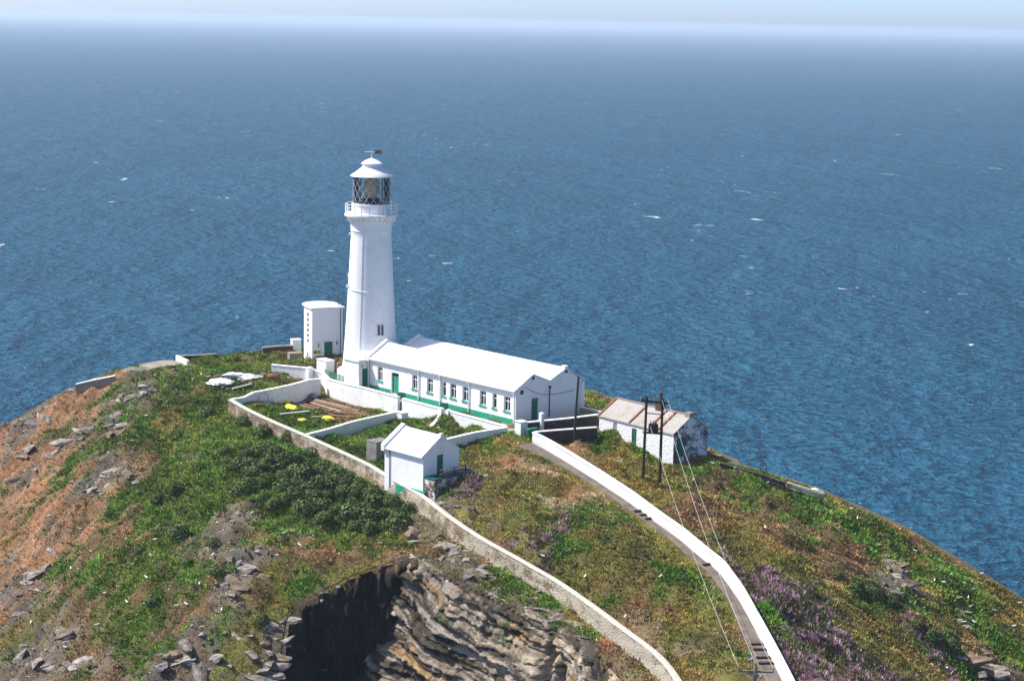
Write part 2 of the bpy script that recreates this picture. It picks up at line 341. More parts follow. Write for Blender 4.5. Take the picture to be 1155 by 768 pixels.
# ---------------------------------------------------------------- what grows where (photo pixel, kind)
CLS = 'GOBSRHDP'     # grass, olive turf, brown turf, orange soil, rock, heather, dark scrub, pale path-side turf
ALB = {'G': (0.080, 0.122, 0.020), 'O': (0.150, 0.130, 0.036), 'B': (0.165, 0.112, 0.056), 'S': (0.29, 0.155, 0.085), 'R': (0.155, 0.13, 0.108), 'H': (0.17, 0.115, 0.115), 'D': (0.062, 0.100, 0.020), 'P': (0.24, 0.19, 0.11)}
ZONES = '''15,480R 20,520S 10,545R 30,500R 40,470R 60,460S 85,450S 70,475S 90,490R 60,510R 50,540S 80,535G 100,515G 120,445G 140,455G 150,448R 165,440R 132,457R 110,482R 135,480R
125,492R 150,470B 170,465G 200,450G 230,450G 180,420G 250,410G 210,430G 130,500G 110,505G 170,490G 200,480O 240,490G 228,445B 140,530R 120,525R 100,550R 90,560R 60,570S 20,570S 40,560S 150,540R
165,520B 180,540G 200,560G 150,570G 125,582S 5,500S 35,520S 75,560S 20,580S 60,595S 50,610S 75,610S 30,640R 45,660R 15,610S 10,660S 100,580B 90,620G 120,640G 110,660G 160,640G 180,600G 230,580G 140,592B
150,690G 100,690B 80,680B 60,720R 30,750R 80,750R 10,730O 110,720B 140,740B 160,720G 200,700B 230,690B 260,690G 215,660G 240,640R 280,645R 300,650B 270,657R 250,655R 330,640O 340,660G 310,680O
350,620B 380,625B 390,600G 330,590G 300,610B 260,600R 200,735R 230,745R 270,735O 180,755R 300,740R 130,760R 5,760R 400,640O 440,630B 420,610G 470,600R 490,610R 455,590R 430,585G 440,605O 510,625R 530,635R
560,655G 545,645R 590,665R 610,690R 640,690G 670,720G 700,745B 650,705R 600,655G 300,520D 340,545D 380,560D 420,580D 320,500D 350,520D 280,500G 400,575D 260,520G 240,550G 290,560G 330,560D 360,580G
210,510G 270,480G 320,570D 530,515O 560,520S 580,525S 540,545O 600,530P 620,550O 560,565O 600,590O 520,562H 540,580B 570,592O 620,612H 640,600G 660,590O 600,630O 580,612S 650,640O 700,640O 680,670O
720,690B 740,720P 760,740B 770,700O 800,740O 730,610O 770,660G 690,560P 660,555S 640,540O 500,590O 530,605O 560,615B 610,640B 820,760O 600,560O 580,545O 550,535B 630,570P 350,465G 310,465G 400,470B 380,462B 330,470G 420,490G 400,500G
440,480G 480,500G 390,461B 370,457B 405,467B 360,453B 700,520O 660,505S 690,540O 740,560O 780,540G 800,560B 820,530G 850,545G 900,570G 930,580G 870,580B 840,600O 900,610B 930,610B 955,605B 960,630B 1000,640R 1012,657R 980,600G 1020,620G
1050,640O 1080,650G 1100,680G 1060,680O 1130,720G 1140,690O 1080,720B 1050,722B 1100,748R 1120,765R 990,700O 960,680O 920,660O 880,640O 850,620O 1000,740O 1050,765O 860,668O 880,690H 900,710H 920,722H
940,742H 960,762H 985,765H 900,685H 870,655H 930,705H 1055,745H 910,760H 870,715G 862,700G 930,640B 1000,670B 1040,700D 1070,735D 985,665D 955,655D 1000,680D 760,600O 790,590B 720,560O 830,580B 1010,590O 950,570O
1120,665O 1150,740G 1060,620S 1000,590S 700,500G 730,520O 560,505G'''
# ---------------------------------------------------------------- height grid
GX0, GX1, GY0, GY1, GS = -92.0, 72.0, 112.0, 268.0, 0.40
gx = np.arange(GX0, GX1 + 1e-6, GS); gy = np.arange(GY0, GY1 + 1e-6, GS); NX, NY = len(gx), len(gy)
XX, YY = np.meshgrid(gx, gy); fx, fy = XX.ravel(), YY.ravel()
base = tps(fx, fy); dist = sdist(fx, fy)
zc = []
for tok in ZONES.split():
    c = tok[-1]; u, v = map(float, tok[:-1].split(',')); zc.append((u, v, CLS.index(c)))
def bil(field, x, y):
    f = field.reshape(NY, NX); a = np.clip((np.asarray(x, float) - GX0) / GS, 0, NX - 1.001); b = np.clip((np.asarray(y, float) - GY0) / GS, 0, NY - 1.001)
    i, j = a.astype(int), b.astype(int); p, q = a - i, b - j
    return f[j, i] * (1 - p) * (1 - q) + f[j, i + 1] * p * (1 - q) + f[j + 1, i] * (1 - p) * q + f[j + 1, i + 1] * p * q
def hit(field, u, v):
    d = ray(u, v); t = np.arange(118, 290, 0.2); p = t[:, None] * d[None, :]; p[:, 2] += CAMH
    s = p[:, 2] - bil(field, p[:, 0], p[:, 1]); k = np.nonzero(s < 0)[0]
    k = k[0] if len(k) else len(t) - 1
    return p[k]
zp = np.array([hit(base, u, v)[:2] for u, v, c in zc]); zcls = np.array([c for *_, c in zc])
def cover(x, y, sharp=1.0):
    """weights of the ground covers at a place, broken up by warping"""
    x = np.asarray(x, float); y = np.asarray(y, float)
    wx = x + 9.0 * fbm(x / 6, y / 6, 3.1, 4, 11) + 5 * fbm(x / 1.3, y / 1.3, 1.1, 3, 12); wy = y + 11.0 * fbm(x / 6, y / 6, 7.7, 4, 13) + 6 * fbm(x / 1.3, y / 1.3, 5.1, 3, 14)
    W = np.zeros((len(CLS), len(x)))
    for k in range(len(zp)):
        W[zcls[k]] += 1.0 / (((wx - zp[k, 0]) ** 2 + ((wy - zp[k, 1]) * 0.62) ** 2) + 0.6) ** 1.45
    W = W / W.sum(0); W[CLS.index('R')] *= .62; W[CLS.index('S')] *= .72
    for k in range(len(CLS)): W[k] *= np.exp(6.5 * fbm(x / 2.6, y / 2.6, k * 9.3, 4, 40 + k) + 3.5 * fbm(x / .8, y / .8, k * 5.3, 2, 60 + k))
    W = W ** 1.5
    return W / W.sum(0)
land = dist < 14
Wc = np.zeros((len(CLS), len(fx))); Wc[:, land] = cover(fx[land], fy[land])
rock_w = Wc[CLS.index('R')]
notch = ((fx > -27) & (fx < 14) & (fy < 186) & (fy > 140)).astype(float)
steep = np.where(notch > 0, 9.0, 2.6)
dn = dist - (1 - notch) * np.where(fx > 10, 2.2, 1.0) + (1 - notch) * 1.4 * fbm(fx / 3.5, fy / 3.5, 0.3, 3, 5)
near_in = np.clip(-dist / 3.0, 0, 1)
HT = base.copy()
def near_line(line, r):
    out = np.full(len(fx), 1e9)
    for p in line[::2]: out = np.minimum(out, (fx - p[0]) ** 2 + (fy - p[1]) ** 2)
    return np.clip(np.sqrt(out) / r, 0, 1)
calm = near_line(path_line, 3.0)
flatyard = np.clip(np.hypot((fx + 14) / 26, (fy - 232) / 16), 0.25, 1)
HT += calm * flatyard * near_in * (2.4 * fbm(fx / 7, fy / 7, 0, 3, 1) + 1.7 * fbm(fx / 1.9, fy / 1.9, 0, 3, 2))
crag = ridged(fx / 3.2 + 0.2 * fy, fy / 1.7, 0, 4, 3)
HT += near_in * np.clip(rock_w * 1.6, 0, 1) * (2.0 * (crag - 0.55))
HT -= steep * np.clip(dn, 0, None) * (1 + 0.25 * fbm(fx / 4, fy / 4, 2, 3, 9))
HT += np.where(dn > 0, 1.5 * (ridged(fx / 3, fy / 3, 1, 3, 8) - 0.5) * np.clip(dn, 0, 1), 0)
HT = np.maximum(HT, -6)
_best = np.full(len(fx), 1e9); _zl = np.zeros(len(fx))
for p in path_line:
    d2 = (fx - p[0]) ** 2 + (fy - p[1]) ** 2; k = d2 < _best; _best[k] = d2[k]; _zl[k] = p[2]
_wp = np.clip((4.0 - np.sqrt(_best)) / 1.6, 0, 1); HT = HT * (1 - _wp) + (_zl - 1.42) * _wp
_best = np.full(len(fx), 1e9); _zl = np.zeros(len(fx)); _sd = np.zeros(len(fx))
for i in range(0, len(outer_line) - 6):
    p = outer_line[i]; ex, ey = fx - p[0], fy - p[1]; d2 = ex ** 2 + ey ** 2; k = d2 < _best; _best[k] = d2[k]; _zl[k] = p[2]; _sd[k] = (ex * _n[i][0] + ey * _n[i][1])[k]
_d = np.sqrt(_best); _drop = np.where(_sd > 0, 1.75, 0.62); _reach = np.where(_sd > 0, 3.2, 1.6)
_wo = np.clip((_reach - _d) / (_reach * 0.6), 0, 1) * (_d < 5); HT = HT * (1 - _wo) + (_zl - _drop + 0.5 * fbm(fx / 1.5, fy / 1.5, 3, 3, 19)) * _wo
def ground(x, y): return float(bil(HT, np.array([x]), np.array([y]))[0])
def G(u, v): return hit(HT, u, v)
# gully in the far right slope
# ------------------------------------------------------------------ ground mesh
col = np.zeros((len(fx), 3))
for k, c in enumerate(CLS): col += Wc[k][:, None] * np.array(ALB[c])
col *= np.exp(1.3 * fbm(fx / 1.7, fy / 1.7, 2.0, 4, 88))[:, None] * (1 + .5 * fbm(fx / 3, fy / 3, 5.0, 3, 89)[:, None] * np.array([[1.0, 0.2, -.6]]))
rk = np.array([0.20, 0.175, 0.14])
tt = np.clip((dist - 0.2) / 1.2, 0, 1)[:, None]; col = col * (1 - tt) + rk * tt
def groundmat():
    m, nt, b = newmat('turf_and_rock', 0.95, 0.12)
    at = N(nt, 'ShaderNodeAttribute', attribute_name='tint'); v = coords(nt)
    n1 = noise(nt, v, 1.1, 8, 0.72); n2 = noise(nt, v, 5.5, 6, 0.75)
    c = mix(nt, 1.0, at.outputs['Color'], ramp(nt, n1, [(0.28, (0.55, 0.55, 0.5)), (0.5, (1, 1, 1)), (0.72, (1.35, 1.3, 1.2))]), 'MULTIPLY')
    c = mix(nt, 1.0, c, ramp(nt, n2, [(0.3, (0.55, 0.55, 0.52)), (0.5, (1, 1, 1)), (0.7, (1.5, 1.45, 1.4))]), 'MULTIPLY')
    nt.links.new(c, b.inputs['Base Color'])
    bump(nt, b, noise(nt, v, 3.0, 8, 0.75), 1.0, 0.35)
    return m
MAT['ground'] = groundmat()
_idx = np.arange(NX * NY).reshape(NY, NX); _q = np.stack([_idx[:-1, :-1], _idx[:-1, 1:], _idx[1:, 1:], _idx[1:, :-1]], -1).reshape(-1, 4)
_void = (notch > 0) & (dist > 0.15) & (fy > 153); _deep = HT < -3
_q = _q[~(_void[_q].any(1) | _deep[_q].all(1))]
headland = raw_mesh('headland', np.stack([fx, fy, HT], 1), _q, 'ground', col=col)
tag(headland, 'grassy and rocky headland carrying the lighthouse compound', kind='structure')
# ------------------------------------------------------------------ sea
SEAK = 0.55
def seamat():
    m, nt, b = newmat('sea_water', 0.12, 0.30)
    b.inputs['IOR'].default_value = 1.33
    v = coords(nt, (0.95, 0.6, 1.0), (0, 0, R(-12)))
    v2 = coords(nt, (0.62, 0.9, 1.0), (0, 0, R(8)))
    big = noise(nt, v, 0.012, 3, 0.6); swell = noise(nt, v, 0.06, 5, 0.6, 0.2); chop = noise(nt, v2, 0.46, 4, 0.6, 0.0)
    ad = N(nt, 'ShaderNodeMath', operation='MULTIPLY_ADD'); nt.links.new(swell, ad.inputs[0]); ad.inputs[1].default_value = 2.6; nt.links.new(chop, ad.inputs[2])
    bump(nt, b, ad.outputs[0], 1.0, 4.5)
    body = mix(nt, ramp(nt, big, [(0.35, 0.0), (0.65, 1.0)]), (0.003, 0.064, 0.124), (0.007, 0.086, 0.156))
    body = mix(nt, ramp(nt, chop, [(0.36, 0.9), (0.50, 0.0)]), body, (0.001, 0.034, 0.070))  # dark sides of the waves painted into the water colour
    body = mix(nt, ramp(nt, chop, [(0.52, 0.0), (0.66, 0.9)]), body, (0.022, 0.125, 0.205))  # sky sparkle on the crests painted in as lighter water colour
    # breaking crests: torn streaks where a crest line meets a gusty patch
    gust = noise(nt, v, 0.0075, 4, 0.6); vf = coords(nt, (0.75, 0.75, 1.0), (0, 0, R(6)))
    crest = noise(nt, vf, 0.13, 8, 0.68, 0.9)
    g2 = ramp(nt, gust, [(0.46, 0.0), (0.62, 0.055)])
    su = N(nt, 'ShaderNodeMath', operation='ADD'); nt.links.new(crest, su.inputs[0]); nt.links.new(g2, su.inputs[1])
    foam = ramp(nt, su.outputs[0], [(0.685, 0.0), (0.735, 1.0)])
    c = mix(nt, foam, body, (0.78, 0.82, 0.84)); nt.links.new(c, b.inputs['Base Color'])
    # choppy water hides much of its own mirror at a low angle: body colour under a weakened fresnel gloss
    b.inputs['Specular IOR Level'].default_value = 0.0; b.inputs['Roughness'].default_value = 1.0
    bn = [n for n in nt.nodes if n.type == 'BUMP'][0]
    fr = N(nt, 'ShaderNodeFresnel', IOR=1.33); nt.links.new(bn.outputs[0], fr.inputs['Normal'])
    k = N(nt, 'ShaderNodeMath', operation='MULTIPLY'); nt.links.new(fr.outputs[0], k.inputs[0]); k.inputs[1].default_value = SEAK
    gl = N(nt, 'ShaderNodeBsdfGlossy'); gl.inputs['Roughness'].default_value = 0.18; nt.links.new(bn.outputs[0], gl.inputs['Normal'])
    ms = N(nt, 'ShaderNodeMixShader'); nt.links.new(k.outputs[0], ms.inputs[0]); nt.links.new(b.outputs[0], ms.inputs[1]); nt.links.new(gl.outputs[0], ms.inputs[2])
    nt.links.new(ms.outputs[0], nt.nodes['Material Output'].inputs['Surface'])
    return m
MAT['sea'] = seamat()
s_ = 60000.0; s_big = 60200.0
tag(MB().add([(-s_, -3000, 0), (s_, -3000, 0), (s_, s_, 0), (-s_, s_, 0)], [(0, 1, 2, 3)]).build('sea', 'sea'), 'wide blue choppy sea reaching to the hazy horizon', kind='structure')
# ------------------------------------------------------------------ cliff faces of the cleft
def cliffmat():
    m, nt, b = newmat('folded_cliff_rock', 0.9, 0.2)
    at = N(nt, 'ShaderNodeAttribute', attribute_name='tint'); v = coords(nt)
    n1 = noise(nt, v, 1.2, 8, 0.7); n2 = noise(nt, v, 6, 6, 0.75)
    c = mix(nt, 1.0, at.outputs['Color'], ramp(nt, n1, [(0.28, (0.5, 0.5, 0.5)), (0.5, (1, 1, 1)), (0.72, (1.4, 1.38, 1.35))]), 'MULTIPLY')
    c = mix(nt, 1.0, c, ramp(nt, n2, [(0.3, (0.6, 0.6, 0.6)), (0.5, (1, 1, 1)), (0.7, (1.35, 1.33, 1.3))]), 'MULTIPLY')
    be = N(nt, 'ShaderNodeAttribute', attribute_name='bed'); mp = N(nt, 'ShaderNodeMapping'); mp.inputs['Scale'].default_value = (0.45, 2.6, 1); nt.links.new(be.outputs['Vector'], mp.inputs['Vector'])
    n3 = noise(nt, mp.outputs[0], 1.0, 8, 0.72, 0.4); n4 = noise(nt, mp.outputs[0], 2.7, 6, 0.7)
    c = mix(nt, 1.0, c, ramp(nt, n3, [(0.36, (0.30, 0.28, 0.26)), (0.45, (0.85, 0.84, 0.82)), (0.55, (1.1, 1.08, 1.05)), (0.68, (1.7, 1.65, 1.58))]), 'MULTIPLY')
    c = mix(nt, ramp(nt, n4, [(0.52, 0.0), (0.64, 0.75)]), c, mix(nt, 1.0, c, (1.35, 0.85, 0.42), 'MULTIPLY'))
    nt.links.new(c, b.inputs['Base Color']); ad = N(nt, 'ShaderNodeMath', operation='ADD'); nt.links.new(noise(nt, v, 4, 8, 0.75), ad.inputs[0]); nt.links.new(n3, ad.inputs[1]); bump(nt, b, ad.outputs[0], 1.0, 0.35); return m
MAT['cliff'] = cliffmat()
def sstep(a, b, x):
    t = np.clip((x - a) / (b - a), 0, 1); return t * t * (3 - 2 * t)
def cliff(name, pts, lit, label):
    line = smoothline([tuple(p) for p in pts], 0.13); nn = normals2(line)
    if nn[len(nn) // 2][1] > 0: nn = -nn
    k = 6; nn = np.stack([np.convolve(np.pad(nn[:, i], k, mode='edge'), np.ones(2 * k + 1) / (2 * k + 1), 'valid') for i in range(2)], 1); nn /= np.linalg.norm(nn, axis=1)[:, None]
    depth = np.r_[np.arange(0, 16, 0.12), np.arange(16, 44, 1.5)]
    nx, ny = len(line), len(depth)
    top = bil(HT, line[:, 0] - nn[:, 0] * 0.5, line[:, 1] - nn[:, 1] * 0.5) + 0.1
    S, D = np.meshgrid(np.arange(nx) * 0.13, depth); S, D = S.ravel(), D.ravel()
    X0 = np.tile(line[:, 0], ny); Y0 = np.tile(line[:, 1], ny); NXn = np.tile(nn[:, 0], ny); NYn = np.tile(nn[:, 1], ny); T = np.tile(top, ny)
    if lit:   # beds dip down to the right; long ribs and grooves along them
        a = R(7); A = S * math.cos(a) + D * math.sin(a); B = -S * math.sin(a) + D * math.cos(a)
        B = B + 0.35 * np.sin(A / 2.6 + B * .3) + 1.6 * fbm(A / 6, B / 4, 0, 4, 60)
        fine = fbm(S / .7, D / .7, 0, 4, 62); big = fbm(S / 6, D / 6, 0, 2, 63)
        def beds(t, blk, amp_s, amp_r, sd):
            Bp = B / t + 0.9 * fbm(A / 3.5, B / 2, sd, 3, 61 + sd); bi = np.floor(Bp); fr = Bp - bi; z0 = np.zeros_like(bi, dtype=np.int64)
            hb = _hash(bi.astype(np.int64) + 500, z0, z0, sd); ai = np.floor(A / blk * (.6 + .8 * hb) + hb * 7); hk = _hash(bi.astype(np.int64) + 500, ai.astype(np.int64) + 500, z0, sd + 5)
            return amp_s * (fr - .5) + amp_r * (hk - .5), hk, fr
        o1, h1, f1_ = beds(1.7, 5.0, .55, .9, 3); o2, h2, f2_ = beds(.62, 1.9, .30, .40, 4); o3, h3, f3_ = beds(.28, .8, .10, .16, 6)
        outw = 0.12 + 0.34 * D + o1 + o2 + o3 + 0.35 * fine + 1.5 * big
        crack = np.zeros_like(S)
        for s0, d0, d1, wd in ((20.2, 1.5, 30, 0.55), (22.4, 3.0, 7, 0.4), (27.0, 1.2, 4.5, 0.6)):
            crack = crack + np.exp(-((S - s0 - 0.12 * (D - d0) + 0.3 * fbm(D, S * 0, 0, 2, 70)) / wd) ** 2) * sstep(d0, d0 + 1, D) * (1 - sstep(d1, d1 + 1.5, D))
        outw -= 2.2 * crack
        outw = np.minimum(1, D / 0.8) * outw - 0.5 * (1 - np.minimum(1, D / 0.8))
        och = sstep(0.02, 0.2, fbm(A / 5, B / 1.4, 4, 4, 64)); pale = sstep(0.08, 0.22, fbm(A / 3, B / 1.0, 8, 4, 65)); dk = sstep(0.03, 0.14, fbm(A / 7, B / 0.6, 2, 4, 66)); gr = .8 * sstep(0.19, 0.25, fbm(S / 2, D / 1.6, 5, 4, 67)) * sstep(9, 3, D)
        c = np.array([[0.33, 0.285, 0.225]]) * (.6 + .45 * h1 + .45 * h2 + .25 * h3)[:, None]
        for wgt, cc in ((och, (0.42, 0.27, 0.115)), (pale, (0.44, 0.40, 0.35)), (dk * 0.9, (0.06, 0.052, 0.043)), (gr, (0.05, 0.085, 0.015))):
            c = c * (1 - wgt[:, None]) + np.array(cc) * wgt[:, None]
    else:     # columnar wet rock, the cleft's shade painted into its near-black colour
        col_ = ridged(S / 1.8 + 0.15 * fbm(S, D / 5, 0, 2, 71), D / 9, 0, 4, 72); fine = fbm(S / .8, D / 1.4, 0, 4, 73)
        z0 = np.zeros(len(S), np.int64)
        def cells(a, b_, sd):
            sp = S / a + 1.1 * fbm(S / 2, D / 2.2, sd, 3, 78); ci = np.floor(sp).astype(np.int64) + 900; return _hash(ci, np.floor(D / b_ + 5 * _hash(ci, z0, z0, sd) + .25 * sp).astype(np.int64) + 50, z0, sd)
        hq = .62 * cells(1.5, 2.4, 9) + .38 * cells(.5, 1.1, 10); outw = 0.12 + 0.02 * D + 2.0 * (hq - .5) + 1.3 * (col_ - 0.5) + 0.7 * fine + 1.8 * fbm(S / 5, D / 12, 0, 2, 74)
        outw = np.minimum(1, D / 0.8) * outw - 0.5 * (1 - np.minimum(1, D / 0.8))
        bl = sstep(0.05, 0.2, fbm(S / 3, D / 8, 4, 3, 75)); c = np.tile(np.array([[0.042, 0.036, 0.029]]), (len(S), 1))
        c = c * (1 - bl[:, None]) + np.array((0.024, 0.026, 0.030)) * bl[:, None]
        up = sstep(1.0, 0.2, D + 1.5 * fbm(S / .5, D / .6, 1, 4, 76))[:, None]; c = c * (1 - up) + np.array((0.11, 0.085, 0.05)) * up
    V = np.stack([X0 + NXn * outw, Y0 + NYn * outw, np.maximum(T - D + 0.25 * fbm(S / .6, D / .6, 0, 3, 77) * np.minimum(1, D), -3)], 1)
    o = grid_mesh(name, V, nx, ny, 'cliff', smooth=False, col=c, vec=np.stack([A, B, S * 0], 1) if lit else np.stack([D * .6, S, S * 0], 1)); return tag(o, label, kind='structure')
kcorner = 4
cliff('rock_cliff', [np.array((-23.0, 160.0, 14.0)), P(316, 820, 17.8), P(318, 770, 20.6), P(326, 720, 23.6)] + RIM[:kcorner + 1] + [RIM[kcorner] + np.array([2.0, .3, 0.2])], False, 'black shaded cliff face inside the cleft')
cliff('rock_cliff', [RIM[kcorner] + np.array([-.9, 1.6, 0.2])] + RIM[kcorner:] + [np.array((10.3, 152, 24.5)), np.array((11, 141, 25))], True, 'sunlit ochre and grey cliff face with slanting folded beds')
# ------------------------------------------------------------------ walls along lines
def wall_line(name, line, th, below, m, label, cat='wall', cap=None, cap_h=0.12, cap_over=0.06, group=None, rough=0.0, foot=None, closed_ends=True):
    """line: (x,y,ztop) points. below: height of the wall under its top (or None: down into the ground)"""
    line = np.asarray(line, float); nn = normals2(line) if len(line) > 2 else np.repeat(normals2(np.vstack([line[0], line.mean(0), line[1]]))[:1], len(line), 0)
    o_rows = 7; vs = []; n = len(line); mb = MB()
    L = line[:, :2] - nn * th / 2; Rr = line[:, :2] + nn * th / 2; ztop = line[:, 2] - (cap_h if cap else 0)
    gl = bil(HT, L[:, 0], L[:, 1]); gr = bil(HT, Rr[:, 0], Rr[:, 1])
    zb = (np.minimum(gl, gr) - 0.5) if below is None else ztop - below
    zb = np.minimum(zb, ztop - 0.3)
    def column(xy, side):
        out = []
        for r in range(o_rows + 1):
            t = r / o_rows; z = zb + (ztop - zb) * t
            q = xy + side * nn * (0.10 * (1 - t))[..., None] if np.ndim(t) else xy + side * nn * 0.10 * (1 - t) * (th > 0.4)
            if rough:
                s = np.arange(n) * 0.5; q = q + side * nn * (rough * 2 * fbm(line[:, 0] * 2.3 + line[:, 1] * 1.7, z * 2.6, side * 3.0, 3, 90))[:, None]
            out.append(np.c_[q, z])
        return out
    a = column(L, -1); b = column(Rr, 1); rings = a + b[::-1]; m_ = len(rings)
    V = np.concatenate(rings); fs = []
    for r in range(m_ - 1):
        for i in range(n - 1): fs.append((r * n + i, (r + 1) * n + i, (r + 1) * n + i + 1, r * n + i + 1))
    fs.append(tuple(r * n for r in range(m_))[::-1]); fs.append(tuple(r * n + n - 1 for r in range(m_)))
    o = mb.add(V, fs).build(name, m, smooth=bool(rough))
    tag(o, label, cat, group, 'thing')
    if cap:
        cm = MB(); w2 = th / 2 + cap_over; prof = [(-w2, 0.003), (-w2, cap_h * 0.7), (-w2 * 0.55, cap_h), (w2 * 0.55, cap_h), (w2, cap_h * 0.7), (w2, 0.003)]
        wob = 0.05 * rough * 4
        V = np.concatenate([np.c_[line[:, :2] + nn * (p + wob * fbm(line[:, 0] * 1.5, line[:, 1] * 1.5, p, 2, 95))[:, None], ztop + q + wob * fbm(line[:, 0] * 1.1, line[:, 1] * 1.1, 4, 2, 96)] for p, q in prof]); fs = []
        for r in range(len(prof)):
            r2 = (r + 1) % len(prof)
            for i in range(n - 1): fs.append((r * n + i, r2 * n + i, r2 * n + i + 1, r * n + i + 1))
        fs.append(tuple(r * n for r in range(len(prof)))[::-1]); fs.append(tuple(r * n + n - 1 for r in range(len(prof))))
        cm.add(V, fs).build('coping', cap, o, smooth=bool(rough))
    return o
k1 = 92
ow = outer_line
split = int(len(ow) * 0.56)
wall_line('boundary_wall', ow, 0.55, None, MAT['rubble'], 'long curving rubble boundary wall with pale coping above the shrubs and cliff', cap='rubble_cap', cap_h=0.12, cap_over=0.03, rough=0.12)
wall_line('path_wall', path_line, 0.36, None, 'white_wall', 'long bright white wall running down beside the footpath', cap='white_wall', cap_h=0.14, rough=0.07)
def wl(pts, step=0.5): return smoothline([P(*q) for q in pts], step)
W1 = [(261, 449.5, 35.25), (274.5, 447.5, 35.35), (286, 441.7, 35.8), (307, 437.8, 36.0), (333, 432, 36.1), (349, 427.3, 36.3), (361, 426.7, 36.3)]
wall_line('garden_wall', wl(W1), 0.4, None, 'white_wall', 'white garden wall with stepped left end closing the debris yard', cap='white_wall', rough=0.02)
W2a = [(307, 410.5, 36.9), (347, 414.4, 36.9), (361, 418.5, 36.7), (366, 421.5, 36.45), (371, 427, 36.3), (394, 433, 36.35), (413, 437, 36.4), (437, 443.6, 36.4), (450, 447, 36.4)]
w2line = wl(W2a)
wall_line('garden_wall', w2line, 0.4, None, 'white_wall', 'tall white garden wall between debris yard and long building, nearest the tower', cap='white_wall', rough=0.02)
W2b = [(455, 448.7, 36.4), (480, 455.5, 36.4), (497, 460, 36.4)]
wall_line('garden_wall', wl(W2b), 0.4, None, 'white_wall', 'short white wall section between the two green gate gaps', cap='white_wall', rough=0.02)
W2c = [(506, 462.5, 36.4), (540, 471.5, 36.4), (571, 480, 36.4)]
wall_line('garden_wall', wl(W2c), 0.4, None, 'white_wall', 'white wall section in front of the long building, nearest its shaded gable', cap='white_wall', rough=0.02)
W3 = [(572, 481, 36.4), (534.7, 487, 36.1), (506, 493.8, 35.8), (494, 497, 35.6)]
wall_line('garden_wall', wl(W3), 0.4, None, 'white_wall', 'low white cross wall behind the small hut, shaded face towards us', cap='white_wall', rough=0.02)
W4 = [(346, 489, 34.45), (370, 483, 34.6), (398.6, 474.4, 34.9), (427, 468, 35.05), (449, 463.4, 35.15)]
wall_line('garden_wall', wl(W4), 0.4, None, 'white_wall', 'white cross wall dividing the debris yard from the grass plot', cap='white_wall', rough=0.02)
def pillar(u, v, ztop, wd, label, h=2.2, m='white_wall', name='wall_pillar', rz=0.72):
    p = P(u, v, ztop); e = empty(name, (p[0], p[1], ztop - h), rz); tag(e, label, 'pillar')
    MB().box(-wd / 2, wd / 2, -wd / 2, wd / 2, 0, h - 0.12).build('shaft', m, e, bev=0.02)
    MB().add([(-wd * .58, -wd * .58, h - .12), (wd * .58, -wd * .58, h - .12), (wd * .58, wd * .58, h - .12), (-wd * .58, wd * .58, h - .12), (0, 0, h + .06)], [(3, 2, 1, 0), (0, 1, 4), (1, 2, 4), (2, 3, 4), (3, 0, 4)]).build('cap', m, e)
    return e
pillar(454, 463.5, 35.3, 1.0, 'broad white pillar ending the cross wall above the grass plot', 2.2)
pillar(498, 459.5, 36.55, 0.5, 'white gate pillar, the left one at the stair gap', 2.6); pillar(506, 461.5, 36.55, 0.5, 'white gate pillar, the right one at the stair gap', 2.6)
pillar(588, 473.5, 37.3, 1.05, 'square white pillar at the foot of the long building gable', 2.2)
pillar(349, 413.5, 37.2, 0.7, 'white pillar in the wall near the tall white store', 2.2)
pillar(611, 465, 37.9, 0.45, 'slim white post standing behind the dark wall by the gable door', 2.2)
R1 = [(593, 475.6, 36.9), (640, 471, 36.95), (676, 466.4, 37.0)]
wall_line('yard_wall', wl(R1), 0.4, None, 'dark_stone', 'upper dark stone yard wall with white coping below the gable', cap='white_wall', cap_h=0.14)
R2 = [(602, 487, 36.95), (606, 486, 36.9), (630, 484, 36.7), (672.5, 481, 36.5)]
wall_line('yard_wall', wl(R2), 0.4, None, 'dark_stone', 'lower dark stone yard wall with white coping beside the black pole', cap='white_wall', cap_h=0.14)
R3 = [(655, 458, 36.9), (668, 461, 36.8), (680, 464, 36.6)]
wall_line('yard_wall', wl(R3), 0.4, None, 'concrete', 'low pale wall joining the long building to the stone cottage', cap='white_wall', cap_h=0.12)
RW = [(812, 521, 34.4), (835, 527.5, 33.9), (860, 534, 33.5), (886, 543.5, 32.8)]
wall_line('retaining_wall', wl(RW), 0.45, 2.0, 'dark_stone', 'dark low wall along the cliff edge right of the cottage', cap='dark_stone', rough=0.05)
RW2 = [(888, 543.5, 32.7), (910, 550, 32.2), (930, 556, 31.7)]
wall_line('retaining_wall', wl(RW2), 0.5, 0.6, 'rubble', 'broken pale end of the cliff edge wall with white blocks', rough=0.15)
LW = [(86, 432.5, 33.9), (105, 428, 34.5), (130, 423, 35.1)]
wall_line('retaining_wall', wl(LW), 0.5, 1.6, 'concrete', 'pale low wall on the seaward brink at far left', cap='white_wall', rough=0.03)
LW2 = [(199.5, 400.5, 36.6), (212, 406.5, 36.4)]
wall_line('enclosure_wall', wl(LW2), 0.4, 1.2, 'white_wall', 'short whitish end wall of the old enclosure by the sea brink', rough=0.03)
LW3 = [(201, 400.8, 36.6), (222, 400, 36.6), (244, 398.6, 36.7)]
wall_line('enclosure_wall', wl(LW3), 0.4, 1.3, 'dark_stone', 'dark back wall of the old enclosure by the sea brink', cap='concrete', rough=0.03)
LW4 = [(296, 391.5, 37.4), (312, 389.8, 37.5), (330, 389, 37.5)]
wall_line('enclosure_wall', wl(LW4), 0.5, 1.7, 'dark_stone', 'dark stone wall with light coping left of the tall white store', cap='concrete', rough=0.06)
